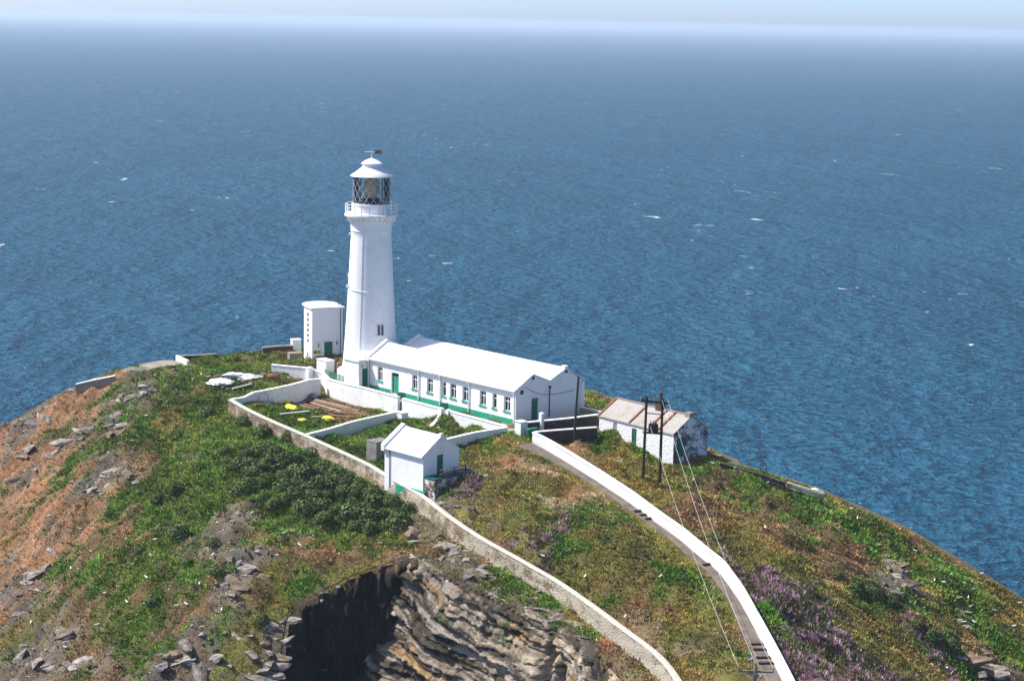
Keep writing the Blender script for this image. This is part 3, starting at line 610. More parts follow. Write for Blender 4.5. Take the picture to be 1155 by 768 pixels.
# ------------------------------------------------------------------ footpath with its steps
pl = path_line.copy(); pn = normals2(pl)
side = pn if pn[len(pn) // 2] @ np.array([-1, -0.3]) > 0 else -pn
s_len = np.r_[0, np.cumsum(np.linalg.norm(np.diff(pl[:, :2], axis=0), axis=1))]
pw = np.interp(s_len, [0, 6, 25, 45, 62, 75], [1.9, 0.8, 0.65, 0.85, 1.4, 1.6])
inner = pl[:, :2] + side * 0.27; outerp = pl[:, :2] + side * (0.27 + pw + 0.25 * fbm(s_len / 2, s_len * 0, 0, 3, 33))[:, None]
zp_ = pl[:, 2] - np.interp(s_len, [0, 75], [1.27, 1.30]) + 0.06
prow = []
for t in np.linspace(0, 1, 6): prow.append(np.c_[inner * (1 - t) + outerp * t, zp_ + 0.03 * fbm(inner[:, 0] * 2, inner[:, 1] * 2, t * 3, 2, 34)])
prow.append(np.c_[outerp + side * 0.12, zp_ - 0.5])
footpath = grid_mesh('footpath', np.concatenate(prow), len(pl), len(prow), 'path'); tag(footpath, 'narrow worn footpath beside the long white wall', kind='structure')
MAT['step'] = two('dark_step', (0.035, 0.028, 0.024), (0.07, 0.055, 0.045), 3, 0.9, 0.3)
def path_at(u, v):
    d = [(abs(PY(u, v, y)[0] - x) + 0, i) for i, (x, y) in enumerate(inner)]; return min(d)[1]
for (u, v, n_) in ((722, 578, 3), (800, 638, 1), (851, 729, 2), (860, 745, 2)):
    q = G(u, v); i = int(np.argmin((pl[:, 0] - q[0]) ** 2 + (pl[:, 1] - q[1]) ** 2))
    for k in range(n_):
        j = min(i + k * 2, len(pl) - 2); a = inner[j]; b_ = outerp[j]; t = (pl[j + 1, :2] - pl[j, :2]); t /= np.linalg.norm(t)
        z = zp_[j] + 0.05
        vs = [(a[0], a[1], z - .3), (b_[0], b_[1], z - .3), (*(b_ + t * .28), z - .3), (*(a + t * .28), z - .3), (a[0], a[1], z + .10), (b_[0], b_[1], z + .10), (*(b_ + t * .28), z + .10), (*(a + t * .28), z + .10)]
        MB().add(vs, [(0, 1, 2, 3), (7, 6, 5, 4), (0, 4, 5, 1), (1, 5, 6, 2), (2, 6, 7, 3), (3, 7, 4, 0)]).build('step', 'step', footpath)
# ------------------------------------------------------------------ openings in a wall skin (x along, facing -y)
def skin(mb, x0, x1, z0, z1, holes, depth=0.28, y=0.0, tr=lambda x, y, z: (x, y, z)):
    xs = sorted({x0, x1, *[h[0] for h in holes], *[h[1] for h in holes]}); zs = sorted({z0, z1, *[h[2] for h in holes], *[h[3] for h in holes]})
    for i in range(len(xs) - 1):
        for j in range(len(zs) - 1):
            cx, cz = (xs[i] + xs[i + 1]) / 2, (zs[j] + zs[j + 1]) / 2
            if any(h[0] < cx < h[1] and h[2] < cz < h[3] for h in holes): continue
            mb.add([tr(xs[i], y, zs[j]), tr(xs[i + 1], y, zs[j]), tr(xs[i + 1], y, zs[j + 1]), tr(xs[i], y, zs[j + 1])], [(0, 1, 2, 3)])
    for a, b, c, d in holes:
        q = [(a, c), (b, c), (b, d), (a, d)]
        for k in range(4):
            (p0, q0), (p1, q1) = q[k], q[(k + 1) % 4]
            mb.add([tr(p0, y, q0), tr(p1, y, q1), tr(p1, y + depth, q1), tr(p0, y + depth, q0)], [(3, 2, 1, 0)])
def window(parent, x0, x1, z0, z1, depth=0.20, y=0.0, sill='plinth', tr=lambda x, y, z: (x, y, z), bars=(1, 1), frame='white_metal', f=0.10):
    t = lambda mb: [setattr(mb, 'v', [tr(*p) for p in mb.v]), mb][1]
    w_ = t(MB().box(x0, x1, y + depth + .02, y + depth + .06, z0, z1)).build('window', 'glass_dark', parent)
    fr = MB(); yd = y + depth - .03
    for bx in ((x0, x0 + f, z0, z1), (x1 - f, x1, z0, z1), (x0 + f, x1 - f, z0, z0 + f), (x0 + f, x1 - f, z1 - f, z1)): fr.box(bx[0], bx[1], yd, yd + .05, bx[2], bx[3])
    for i in range(1, bars[0] + 1):
        xm = x0 + (x1 - x0) * i / (bars[0] + 1); fr.box(xm - .045, xm + .045, yd + .005, yd + .045, z0 + f, z1 - f)
    for i in range(1, bars[1] + 1):
        zm = z0 + (z1 - z0) * (i / (bars[1] + 1) if bars[1] > 1 else 0.68); fr.box(x0 + f, x1 - f, yd + .008, yd + .042, zm - .045, zm + .045)
    t(fr).build('frame', frame, w_)
    if sill: t(MB().box(x0 - .1, x1 + .1, y - .10, y + depth - .035, z0 - .14, z0 + .012)).build('sill', sill, w_)
    return w_
def door(parent, x0, x1, z0, z1, depth=0.2, y=0.0, m='green', tr=lambda x, y, z: (x, y, z), light=True, label=None):
    t = lambda mb: [setattr(mb, 'v', [tr(*p) for p in mb.v]), mb][1]
    d = t(MB().box(x0, x1, y + depth, y + depth + .06, z0, z1)).build('door', m, parent)
    pn_ = MB(); w_ = x1 - x0
    n = max(3, int(w_ / 0.22))
    for i in range(n): pn_.box(x0 + w_ * i / n + .012, x0 + w_ * (i + 1) / n - .012, y + depth - .025, y + depth - .002, z0 + .05, z1 - (.48 if light else .06))
    t(pn_).build('boarding', m, d)
    if light: t(MB().box(x0 + .08, x1 - .08, y + depth - .02, y + depth - .003, z1 - .42, z1 - .08)).build('fanlight', 'glass_dark', d)
    t(MB().box(x0 + .1, x0 + .22, y + depth - .07, y + depth - .026, z0 + 1.0, z0 + 1.06)).build('handle', 'dark', d)
    if label: d['label'] = label
    return d
GABLE = lambda L: (lambda x, y, z: (L - y, x, z))      # skin x -> building y, facing +x at x = L
# ------------------------------------------------------------------ long white building
EZ = 39.85
e_near = P(582, 440.5, EZ); e_far = P(417, 403, EZ)
ax = (e_near - e_far)[:2]; ML = float(np.linalg.norm(ax)); ang = math.atan2(ax[1], ax[0])
BZ = 35.85; WH = EZ - BZ; MWD = 10.9
mb_root = empty('long_building', (e_far[0], e_far[1], BZ), ang)
tag(mb_root, 'long low white building with twin gabled roof and green plinth beside the tower', 'building')
def to_local_x(u, v, z, root_xy, a):
    """where the sight line through a pixel meets the vertical plane of a front wall"""
    d = ray(u, v); n2 = np.array([-math.sin(a), math.cos(a)]); o = np.array(root_xy)
    t = (o @ n2) / (d[:2] @ n2); p = d[:2] * t - o; return float(p @ np.array([math.cos(a), math.sin(a)]))
LX = lambda u, v=455: to_local_x(u, v, 0, e_far[:2], ang)
wins = [(428.7, 419, .5), (467.7, 431, .5), (484.8, 436, .55), (500.8, 440, .36), (511, 442.5, .55), (525, 446, .55), (544.5, 452, .55), (557.7, 455, .36), (571.8, 458, .55)]
holes = []; 
for u, v, hw in wins:
    x = LX(u, v); holes.append((x - hw, x + hw, 1.30, 3.05))
dx0, dx1 = LX(441.5, 430), LX(449.8, 430); dhole = (dx0, dx1, 0.08, 2.75)
wm = MB(); skin(wm, 0, ML, 0, WH, holes + [dhole], 0.26)
r1y, vy, r2y = 2.72, 5.42, 8.15; rz1, vz, rz2 = 1.55, 0.45, 1.65
gh = (LX(417) * 0 + 2.55, 3.62, 0.1, 2.75)
skin(wm, 0, MWD, 0, WH, [gh], 0.2, tr=GABLE(ML))
gtop = [(0, WH), (MWD, WH), (r2y, WH + rz2), (vy, WH + vz), (r1y, WH + rz1)]
wm.add([(ML, y, z) for y, z in gtop], [(0, 1, 2, 3), (0, 3, 4)])
wm.add([(0, y, z) for y, z in gtop], [(3, 2, 1, 0), (4, 3, 0)])
wm.add([(0, 0, 0), (0, MWD, 0), (0, MWD, WH), (0, 0, WH)], [(3, 2, 1, 0)]); wm.add([(0, MWD, 0), (ML, MWD, 0), (ML, MWD, WH), (0, MWD, WH)], [(3, 2, 1, 0)])
wm.add([(0, 0, -2), (ML, 0, -2), (ML, MWD, -2), (0, MWD, -2), (0, 0, 0), (ML, 0, 0), (ML, MWD, 0), (0, MWD, 0)], [(0, 1, 5, 4), (1, 2, 6, 5), (2, 3, 7, 6), (3, 0, 4, 7)])
wm.build('wall', 'white', mb_root)
def slope(prof0, prof1, x0, x1, th=0.12):
    (y0, z0), (y1, z1) = prof0, prof1
    return MB().prof_x([(y0, z0), (y1, z1), (y1, z1 + th), (y0, z0 + th)], x0, x1)
s1 = rz1 / r1y; ov = 0.36
rf = slope((-ov, WH - ov * s1 + .02), (r1y, WH + rz1 + .02), 0.25, ML + .06).build('roof', 'white_roof', mb_root)
slope((r1y + .002, WH + rz1 + .02), (vy, WH + vz + .02), 0.25, ML + .06).build('roof', 'white_roof', mb_root)
slope((vy + .002, WH + vz + .02), (r2y, WH + rz2 + .02), 0.25, ML + .06).build('roof', 'white_roof', mb_root)
slope((r2y + .002, WH + rz2 + .02), (MWD + ov, WH - .05), 0.25, ML + .06).build('roof', 'white_roof', mb_root)
for (ya, za, yb, zb) in ((-ov, WH - ov * s1, r1y, WH + rz1), (r1y + .01, WH + rz1, vy, WH + vz), (vy + .01, WH + vz, r2y, WH + rz2), (r2y + .01, WH + rz2, MWD + .2, WH)):
    MB().prof_x([(ya, za - .25), (yb, zb - .25), (yb, zb + .52), (ya, za + .42)], -0.22, 0.235).build('coping', 'white', mb_root, bev=.03)
MB().box(ML - .55, ML + .10, r2y - .32, r2y + .28, WH + rz2 - .05, WH + rz2 + .36).build('ridge_block', 'white', mb_root, bev=.03)
for a, b in ((-0.03, dx0 - .15), (dx1 + .15, ML + .04)): MB().box(a, b, -.045, .02, -.3, .52).build('plinth', 'plinth', mb_root)
MB().box(dx0 - .1, dx1 + .1, -.7, -.03, -.3, .07).build('door_step', 'brown', mb_root)
for (a, b, c, d) in holes: window(mb_root, a, b, c, d, 0.20, bars=(1 if b - a > .8 else 0, 1))
door(mb_root, *dhole, depth=.22, m='plinth')
door(mb_root, *gh, depth=.14, tr=GABLE(ML), m='green', label='green gable door of the long building')
for u, v in ((416.5, 420), (473, 432), (497, 439), (529.5, 447), (580.5, 461)):
    x = LX(u, v); mbp = MB(); mbp.tube([(x, -.11, .1), (x, -.11, WH - .35), (x, -.22, WH - .12)], 0.075, 8); mbp.box(x - .16, x + .16, -.30, -.03, WH - .38, WH - .10); mbp.build('downpipe', 'white_metal', mb_root)
MB().box(0.3, ML, -.36, -.25, WH - .2, WH - .09).build('gutter', 'white_metal', mb_root)
MB().box(ML - .32, ML + .09, -.09, .45, -.2, WH - .25).build('corner_pier', 'white', mb_root)
MB().box(ML + .003, ML + .30, MWD - .4, MWD + .14, -.4, WH - .15).build('corner_pier', 'white', mb_root)
for y, z in ((r1y, WH + rz1 - .55), (r2y, WH + rz2 - .5)): MB().box(ML + .004, ML + .07, y - .18, y + .18, z, z + .32).build('vent', 'dark', mb_root)
MB().box(ML + .004, ML + .10, .72, 1.12, WH - .55, WH - .1).build('vent', 'dark', mb_root)
mbp = MB().tube([(ML + .08, vy, .2), (ML + .08, vy, WH - .3)], .06); mbp.box(ML + .01, ML + .2, vy - .14, vy + .14, WH - .32, WH - .1); mbp.build('downpipe', 'dark', mb_root)
MB().tube([(ML + .03, 1.4, WH + .25), (ML + .03, 2.3, WH - .25), (ML + .03, 4.2, WH - 1.0), (ML + .03, 6.8, WH - 1.2), (ML + .03, 9.6, WH - 1.1)], .03, 5).build('cable_run', 'black_cable', mb_root)
# porch block at the tower end
px0, px1, py0, py1 = -3.2, -0.24, -1.55, 2.4; ph = 3.45
por = empty('porch', (0, 0, 0)); por.parent = mb_root
pm = MB(); skin(pm, px0, px1, -1.0, ph, [], y=py0)
pdoor = (py0 + .55, py0 + 1.5, 0.05, 2.6)
skin(pm, py0, py1, -1.0, ph, [pdoor], .2, tr=GABLE(px1))
pm.add([(px0, py0, -1), (px0, py1, -1), (px0, py1, ph), (px0, py0, ph)], [(3, 2, 1, 0)]).add([(px0, py1, -1), (px1, py1, -1), (px1, py1, ph), (px0, py1, ph)], [(3, 2, 1, 0)])
pm.build('wall', 'white', por)
MB().box(px0 - .12, px1 + .12, py0 - .12, py1, ph + .002, ph + .3).build('roof', 'white_roof', por, bev=.04)
MB().box(px0 - .1, px1 - .5, py0 + 1.3, py1 - .05, ph + .302, ph + .85).build('roof_step', 'white_roof', por, bev=.04)
door(por, *pdoor, depth=.16, tr=GABLE(px1), light=False, m='green')
MB().box(px1 + .004, px1 + .05, py0 + .3, py0 + .75, 2.75, 3.15).build('sign', 'sack', por)
MB().box(px1 + .052, px1 + .07, py0 + .42, py0 + .63, 2.84, 3.06).build('emblem', 'red', por)
# terrace paving in front of the building, held by the garden walls
tz = 35.62
tr_pts = [P(398, 431.5, 36.4)[:2], P(413, 435.8, 36.4)[:2], P(450, 446, 36.4)[:2], P(497, 459, 36.4)[:2], P(571, 479, 36.4)[:2], P(580, 482, 36.0)[:2]]
cA, sA = math.cos(ang), math.sin(ang); loc = lambda x, y: (e_far[0] + cA * x - sA * y, e_far[1] + sA * x + cA * y)
tr_pts += [np.array(loc(ML + 2.0, -.6)), np.array(loc(ML + 2.2, 4)), np.array(loc(ML + .1, 4)), np.array(loc(ML, .4)), np.array(loc(0, .4)), np.array(loc(-6, 1.0))]
tag(MB().prism([tuple(p) for p in tr_pts], tz - 2.5, tz).build('terrace', 'paving'), 'pale paved terrace in front of the long building', kind='structure')
# ------------------------------------------------------------------ lighthouse
tc = P(417.6, 426.2, 36.0); TZ = 35.9
lt = empty('lighthouse', (tc[0], tc[1], TZ)); tag(lt, 'tall white round lighthouse tower with lattice glazed lantern', 'lighthouse')
zof = lambda v: PY(419, v, tc[1])[2] - TZ
zg = zof(240.5)
prof = []
for t in np.linspace(0, 1, 24):
    r = 3.52 - 0.95 * t + 0.30 * (1 - t) ** 5; prof.append((r, t * (zg - 2.3)))
prof += [(2.60, zg - 2.25), (2.66, zg - 2.2), (2.62, zg - 2.0), (2.66, zg - 1.5), (2.72, zg - 1.2), (2.86, zg - .85), (3.05, zg - .55), (3.22, zg - .38)]
MB().lathe([(prof[0][0], -1.5)] + prof, 64).build('shaft', 'white', lt, smooth=True)
gal = MB().lathe([(3.2, zg - .378), (3.42, zg - .34), (3.45, zg - .12), (3.36, zg - .10), (3.36, zg), (0.5, zg + .01)], 64).build('gallery', 'white', lt, smooth=True)
cb = MB()
for k in range(28):
    a = 2 * math.pi * k / 28; p = Vector((math.cos(a), math.sin(a), 0)); cb.bar(p * 2.72 + Vector((0, 0, zg - .98)), p * 3.0 + Vector((0, 0, zg - .62)), .26, .42)
cb.build('corbel_ring', 'white', gal)
NP = 20
for k in range(NP):
    a = 2 * math.pi * k / NP; x, y = 3.33 * math.cos(a), 3.33 * math.sin(a)
    MB().tube([(x, y, zg - .1), (x, y, zg + 1.25)], .055, 6).build('railing_post', 'white_metal', gal)
for h in (.42, .82, 1.22):
    MB().tube([(3.33 * math.cos(2 * math.pi * k / 60), 3.33 * math.sin(2 * math.pi * k / 60), zg + h) for k in range(61)], .032, 6).build('rail', 'white_metal', gal)
zl0 = zg + 1.22; zl1 = zof(198.5); LR = 2.36
MB().lathe([(LR + .06, zg + .012), (LR + .06, zl0 - .12), (LR + .13, zl0 - .1), (LR + .13, zl0), (LR - .15, zl0 + .01)], 48).build('lantern_base', 'white', lt, smooth=True)
lan = empty('lantern', (0, 0, 0)); lan.parent = lt
def glassmat():
    m = bpy.data.materials.new('lantern_glass'); m.use_nodes = True; nt = m.node_tree; nt.nodes.clear()
    o = N(nt, 'ShaderNodeOutputMaterial'); t = N(nt, 'ShaderNodeBsdfTransparent'); t.inputs[0].default_value = (0.93, 0.96, 0.97, 1); g = N(nt, 'ShaderNodeBsdfGlossy'); g.inputs['Roughness'].default_value = 0.02
    fr = N(nt, 'ShaderNodeFresnel', IOR=1.45); mx = N(nt, 'ShaderNodeMixShader'); nt.links.new(fr.outputs[0], mx.inputs[0]); nt.links.new(t.outputs[0], mx.inputs[1]); nt.links.new(g.outputs[0], mx.inputs[2]); nt.links.new(mx.outputs[0], o.inputs[0]); return m
MAT['lantern_glass'] = glassmat()
NB = 16
for k in range(NB):       # glazing: one curved pane per bay
    a0, a1 = 2 * math.pi * k / NB, 2 * math.pi * (k + 1) / NB; vs = []
    for i in range(4):
        a = a0 + (a1 - a0) * i / 3; vs += [((LR - .03) * math.cos(a), (LR - .03) * math.sin(a), zl0 + .01), ((LR - .03) * math.cos(a), (LR - .03) * math.sin(a), zl1)]
    MB().add(vs, [(0, 2, 3, 1), (2, 4, 5, 3), (4, 6, 7, 5)]).build('pane', 'lantern_glass', lan)
MAT['astragal'] = two('lantern_bar_paint', (0.5, 0.52, 0.54), (0.62, 0.63, 0.65), 4, 0.5, 0)
for k in range(NB):
    for sgn in (1, -1):
        a0 = 2 * math.pi * k / NB; pts = []
        for i in range(13):
            t = i / 12; a = a0 + sgn * t * 2 * math.pi * 2.6 / NB; pts.append((LR * math.cos(a), LR * math.sin(a), zl0 + t * (zl1 - zl0)))
        MB().tube(pts, .027, 5).build('glazing_bar', 'astragal', lan)
for z in (zl0 + .05, zl1 - .05): MB().tube([(LR * math.cos(2 * math.pi * k / 48), LR * math.sin(2 * math.pi * k / 48), z) for k in range(49)], .06, 6).build('ring_bar', 'astragal', lan)
MAT['lens'] = two('lens_brass_glass', (0.62, 0.36, 0.16), (0.85, 0.62, 0.38), 2.5, 0.25, 0, spec=0.6)
lp = []
for i in range(25):
    t = i / 24; r = 0.62 + 0.42 * math.sin(math.pi * t) ** 0.8 + (0.05 if i % 2 else -0.03); lp.append((r, zl0 + .75 + t * (zl1 - zl0 - 1.0)))
MB().lathe(lp, 32).build('lens', 'lens', lan, smooth=False)
MB().lathe([(1.15, zl0 + .02), (1.15, zl0 + .5), (.85, zl0 + .74)], 24).build('lens_pedestal', 'dark', lan, smooth=True)
for a in (0.0, math.pi):      # dark blanking screens either side of the lens
    vs = []
    for i in range(7):
        b_ = a - .42 + .84 * i / 6; vs += [(1.45 * math.cos(b_), 1.45 * math.sin(b_), zl0 + .05), (1.45 * math.cos(b_), 1.45 * math.sin(b_), zl1 - .1)]
    MB().add(vs, [(2 * i, 2 * i + 2, 2 * i + 3, 2 * i + 1) for i in range(6)]).build('blanking_screen', 'dark', lan)
MB().lathe([(LR - .05, zl0 + .005), (.3, zl0 + .02)], 32).build('lantern_floor', 'dark', lan)
rt = zof(189.5); vt = zof(182.8)
lr_ = MB().lathe([(2.66, zl1 - .08), (2.72, zl1 - .02), (2.68, zl1 + .08), (2.0, zl1 + .52), (1.45, zl1 + .95), (1.28, zl1 + 1.06)], 48).build('lantern_roof', 'white', lt, smooth=True)
MB().lathe([(1.22, zl1 + .95), (1.22, zl1 + 1.50), (1.34, zl1 + 1.53), (1.36, zl1 + 1.62), (.75, zl1 + 2.0), (.2, zl1 + 2.22), (.10, zl1 + 2.28), (.07, zl1 + 2.7)], 36).build('ventilator', 'white', lr_, smooth=True)
vn = MB().tube([(0, 0, zl1 + 2.6), (0, 0, zl1 + 3.25)], .04, 6); vn.tube([(-.9, 0, zl1 + 3.05), (.5, 0, zl1 + 3.05)], .03, 5); vn.build('vane_rod', 'white_metal', lr_)
MB().box(.38, 1.25, -.02, .02, zl1 + 2.80, zl1 + 3.28).build('vane_flag', 'brown', lr_)
def on_tower(u, v, label, nm):
    pass
sy = Vector((-tc[0], -tc[1], 0)).normalized(); sx = Vector((-sy.y, sy.x, 0))      # towards the viewer / to the right
def tower_box(name, s, z, wd, ht, out, m, parent=lt, dz=0):
    r = np.interp(z, [p[1] for p in prof], [p[0] for p in prof]); th = math.asin(max(-1, min(1, s / r))); n = (sy * math.cos(th) + sx * math.sin(th)); t = Vector((-n.y, n.x, 0))
    c = n * (r - .15); a = [c + i * t * wd / 2 + n * j + Vector((0, 0, z + k * ht / 2)) for k in (-1, 1) for i, j in ((-1, 0), (1, 0), (1, .15 + out), (-1, .15 + out))]
    return MB().add(a, [(0, 3, 2, 1), (4, 5, 6, 7), (0, 1, 5, 4), (1, 2, 6, 5), (2, 3, 7, 6), (3, 0, 4, 7)]).build(name, m, parent)
zw = zof(368); sw = 1.25
tw = tower_box('window', sw, zw, .78, 1.25, .045, 'glass_dark')
for ds in (-.44, 0, .44): tower_box('frame', sw + ds, zw, .10, 1.35, .10, 'white_metal', tw)
tower_box('sill', sw, zw - .74, 1.2, .14, .16, 'white', tw)
tower_box('lintel', sw, zw + .72, 1.05, .10, .08, 'white', tw)
w2_ = tower_box('window', .95, zof(262), .7, .55, .03, 'white'); 
for s_, v_ in ((-2.62, 264), (-2.85, 322)): tower_box('lamp', s_ * 0.985, zof(v_), .28, .35, .28, 'white_metal')
tower_box('lamp', -2.9, zof(311), .22, .6, .12, 'white_metal')
MB().tube([tuple((sy * math.cos(a) + sx * math.sin(a)) * 3.0 + Vector((0, 0, zof(325.5)))) for a in np.linspace(-1.3, -.1, 12)], .035, 5).build('cable_run', 'white_metal', lt)
MB().tube([tuple((sy * math.cos(-.42) + sx * math.sin(-.42)) * (np.interp(z, [p[1] for p in prof], [p[0] for p in prof]) + .03) + Vector((0, 0, z))) for z in np.linspace(4, zg - 2.4, 20)], .03, 5).build('lightning_conductor', 'white_metal', lt)
# low plinth round the tower foot
MB().lathe([(4.3, -1.5), (4.3, 1.2), (4.1, 1.35), (3.5, 1.36)], 48).build('foot', 'white', lt, smooth=True)
# ------------------------------------------------------------------ tall white store left of the tower
sa = P(352, 408, 36.0); ST = 35.7
a_st = math.atan2(0.40, 0.92); st = empty('tall_store', (sa[0], sa[1], ST), a_st); tag(st, 'tall flat roofed white store with rounded back and green door left of the tower', 'building')
SW, SD, SH = 4.35, 3.5, 7.45
plan = [(0, 0), (SW, 0), (SW, SD)] + [(SW / 2 + SW / 2 * math.cos(t), SD + 1.9 * math.sin(t)) for t in np.linspace(0, math.pi, 14)[1:-1]] + [(0, SD)]
wm = MB(); sd = (1.72, 2.92, 0.15, 2.95); shl = [sd, (.78, 1.14, 2.15, 2.95), (3.35, 3.75, 2.35, 3.15)]
skin(wm, 0, SW, -1, SH, shl, .2)
LEFT = lambda x, y, z: (y, SD - x, z)
lw_holes = [(1.15, 1.95, 2.6 + .72 * i, 2.6 + .72 * i + .52) for i in range(6)]
skin(wm, 0, SD, -1, SH, lw_holes + [(1.1, 1.8, .4, 1.2)], .2, tr=LEFT)
pp = plan[1:-1] + [plan[-1]]
for i in range(len(pp) - 1):
    (a, b), (c, d) = pp[i], pp[i + 1]; wm.add([(a, b, -1), (c, d, -1), (c, d, SH), (a, b, SH)], [(0, 1, 2, 3)])
wm.build('wall', 'white', st)
big = [(SW / 2 + (x - SW / 2) * 1.10, SD / 2 + (y - SD / 2) * 1.09) for x, y in plan]
MB().prism(big, SH + .003, SH + .24).build('roof', 'white_roof', st, bev=.04)
door(st, *sd, depth=.12, light=False)
for h in shl[1:]: window(st, *h, depth=.12, sill=None, bars=(0, 1))
for h in lw_holes: window(st, *h, depth=.06, sill=None, bars=(0, 0), tr=LEFT, f=.04)
window(st, 1.1, 1.8, .4, 1.2, depth=.12, sill=None, bars=(1, 0), tr=LEFT)
mast = MB().tube([(4.1, 1.2, SH + .2), (4.1, 1.2, SH + 2.1)], .04, 6)
for z_, l_ in ((SH + .9, .8), (SH + 1.2, .6), (SH + 1.5, .7)):
    mast.tube([(4.1 - l_, 1.2, z_), (4.1 + l_ * .6, 1.2, z_)], .022, 5)
    for q in np.linspace(-l_, l_ * .6, 5): mast.tube([(4.1 + q, .85, z_), (4.1 + q, 1.55, z_)], .018, 4)
mast.build('aerial', 'dark', st)
cr = MB()
for i in range(9):
    x = .3 + i * .5; cr.tube([(x, .1, SH + .2), (x, .1, SH + .45)], .015, 4)
cr.tube([(.3, .1, SH + .45), (4.3, .1, SH + .45)], .015, 4); cr.build('roof_cable', 'dark', st)
ld = MB(); ld.tube([(SW + .15, .3, -.5), (SW + .15, .3, SH + .9)], .03, 5); ld.tube([(SW + .15, .75, -.5), (SW + .15, .75, SH + .9)], .03, 5)
for i in range(24): ld.tube([(SW + .15, .3, i * .33), (SW + .15, .75, i * .33)], .02, 4)
ld.build('ladder', 'dark', st)
MB().tube([(SW - .35, -.08, 0), (SW - .35, -.08, SH)], .05, 6).build('downpipe', 'dark', st)
MB().box(.15, 1.25, -.04, -.005, 1.35, 1.85).build('sign', 'yellow', st)
sg = MB(); sg.box(.25, .62, -.055, -.042, 1.45, 1.73); sg.box(.78, .88, -.055, -.042, 1.43, 1.77); sg.box(.98, 1.1, -.055, -.042, 1.46, 1.72); sg.build('sign_mark', 'dark', st)
MB().tube([(2.95, -.05, 1.6), (4.9, -1.3, -.4)], .05, 6).build('stay', 'white_metal', st)
def boxthing(name, u, v, z, dims, rz, m, label, cat, lid=None, zoff=0.0, extras=None, group=None):
    p = P(u, v, z); e = empty(name, (p[0], p[1], z + zoff), rz); tag(e, label, cat, group, 'thing'); a, b, c = dims
    MB().box(0, a, 0, b, -.3, c).build('body', m, e, bev=.03)
    if lid: MB().box(-.06, a + .06, -.06, b + .06, c + .002, c + .1).build('lid', lid, e, bev=.02)
    if extras: extras(e)
    return e
boxthing('equipment_cabinet', 330, 398, 36.0, (1.25, 1.0, 1.75), a_st, 'white', 'white equipment cabinet left of the tall store', 'cabinet', 'white')
boxthing('stone_block', 327, 408, 35.9, (1.9, 1.2, 1.15), a_st, 'concrete', 'tan masonry block below the white cabinet', 'block')
def _tankx(e):
    MB().box(1.1, 1.45, -.04, -.004, .25, .85).build('hatch', 'dark', e); MB().box(1.9, 2.0, -.03, -.004, .3, 1.3).build('pipe_box', 'grey_concrete', e)
boxthing('water_tank', 368, 419, 35.9, (1.3, 2.3, 1.3), R(40), 'white', 'white square tank housing in front of the tall store', 'tank', 'white_roof')
boxthing('gas_bottle_cage', 381, 417.5, 35.9, (.55, .5, 1.0), R(20), 'plank', 'small tan upright crate beside the tank housing', 'crate')
for i, (u, v, sx_, sz_) in enumerate(((364, 404, 1.1, .55), (371, 404.5, .9, .7), (377, 406, .8, .5))):
    p = P(u, v, 36.0); b_ = bmesh.new(); bmesh.ops.create_icosphere(b_, subdivisions=3, radius=.62)
    for v_ in b_.verts:
        q = v_.co.copy(); k = 1 + .35 * float(fbm(np.array([q.x * 2 + i]), np.array([q.y * 2]), np.array([q.z * 2]), 3, 5)[0]); v_.co = Vector((q.x * sx_ * k, q.y * .8 * k, max(q.z * sz_ * k, -.25) + .3))
    me = bpy.data.meshes.new('black_bag'); b_.to_mesh(me); b_.free(); o = finish('black_bag', me, 'dark', smooth=True); o.location = (p[0], p[1], 35.95)
    tag(o, ('black bag heaped at the store door, left one', 'black bag heaped at the store door, middle one', 'black bag heaped at the store door, right one')[i], 'bag', 'black bags at the store door')
# green lattice fence below the tower
fa, fb = P(367, 428, 35.6), P(388, 434, 35.9); fd = (fb - fa)[:2]; fl = float(np.linalg.norm(fd)); fe = empty('lattice_fence', (fa[0], fa[1], 35.5), math.atan2(fd[1], fd[0]))
tag(fe, 'green slatted fence between white wall and tower foot', 'fence')
for i in range(5): MB().box(i * fl / 4 - .04, i * fl / 4 + .04, -.04, .04, -.3, 1.5).build('post', 'green', fe)
for i in range(5): MB().box(0, fl, -.065, -.042, .12 + i * .3, .12 + i * .3 + .15).build('slat', 'green', fe)
# ------------------------------------------------------------------ small hut with green door
def frame(near, far, zeave, zbase):
    n_, f_ = P(*near, zeave), P(*far, zeave); a = (n_ - f_)[:2]; return f_, float(np.linalg.norm(a)), math.atan2(a[1], a[0])
hf, HL, ha = frame((477.5, 514.5), (434, 503), 37.0, 33.2)
hz = 34.7; hh = 37.0 - hz; HWD = 5.15; hr = 1.75
hut = empty('small_hut', (hf[0], hf[1], hz), ha); tag(hut, 'small white gabled hut with green door beside the boundary wall', 'hut')
hm = MB(); hd = (1.95, 2.85, .08, 2.12)
skin(hm, 0, HL, -2.5, hh, []); skin(hm, 0, HWD, -2.5, hh, [hd], .2, tr=GABLE(HL))
hm.add([(HL, 0, hh), (HL, HWD, hh), (HL, HWD / 2, hh + hr)], [(0, 1, 2)]); hm.add([(0, 0, hh), (0, HWD, hh), (0, HWD / 2, hh + hr)], [(2, 1, 0)])
hm.add([(0, 0, -2.5), (0, HWD, -2.5), (0, HWD, hh), (0, 0, hh)], [(3, 2, 1, 0)]).add([(0, HWD, -2.5), (HL, HWD, -2.5), (HL, HWD, hh), (0, HWD, hh)], [(3, 2, 1, 0)])
hm.build('wall', 'white', hut)
hs = hr / (HWD / 2)
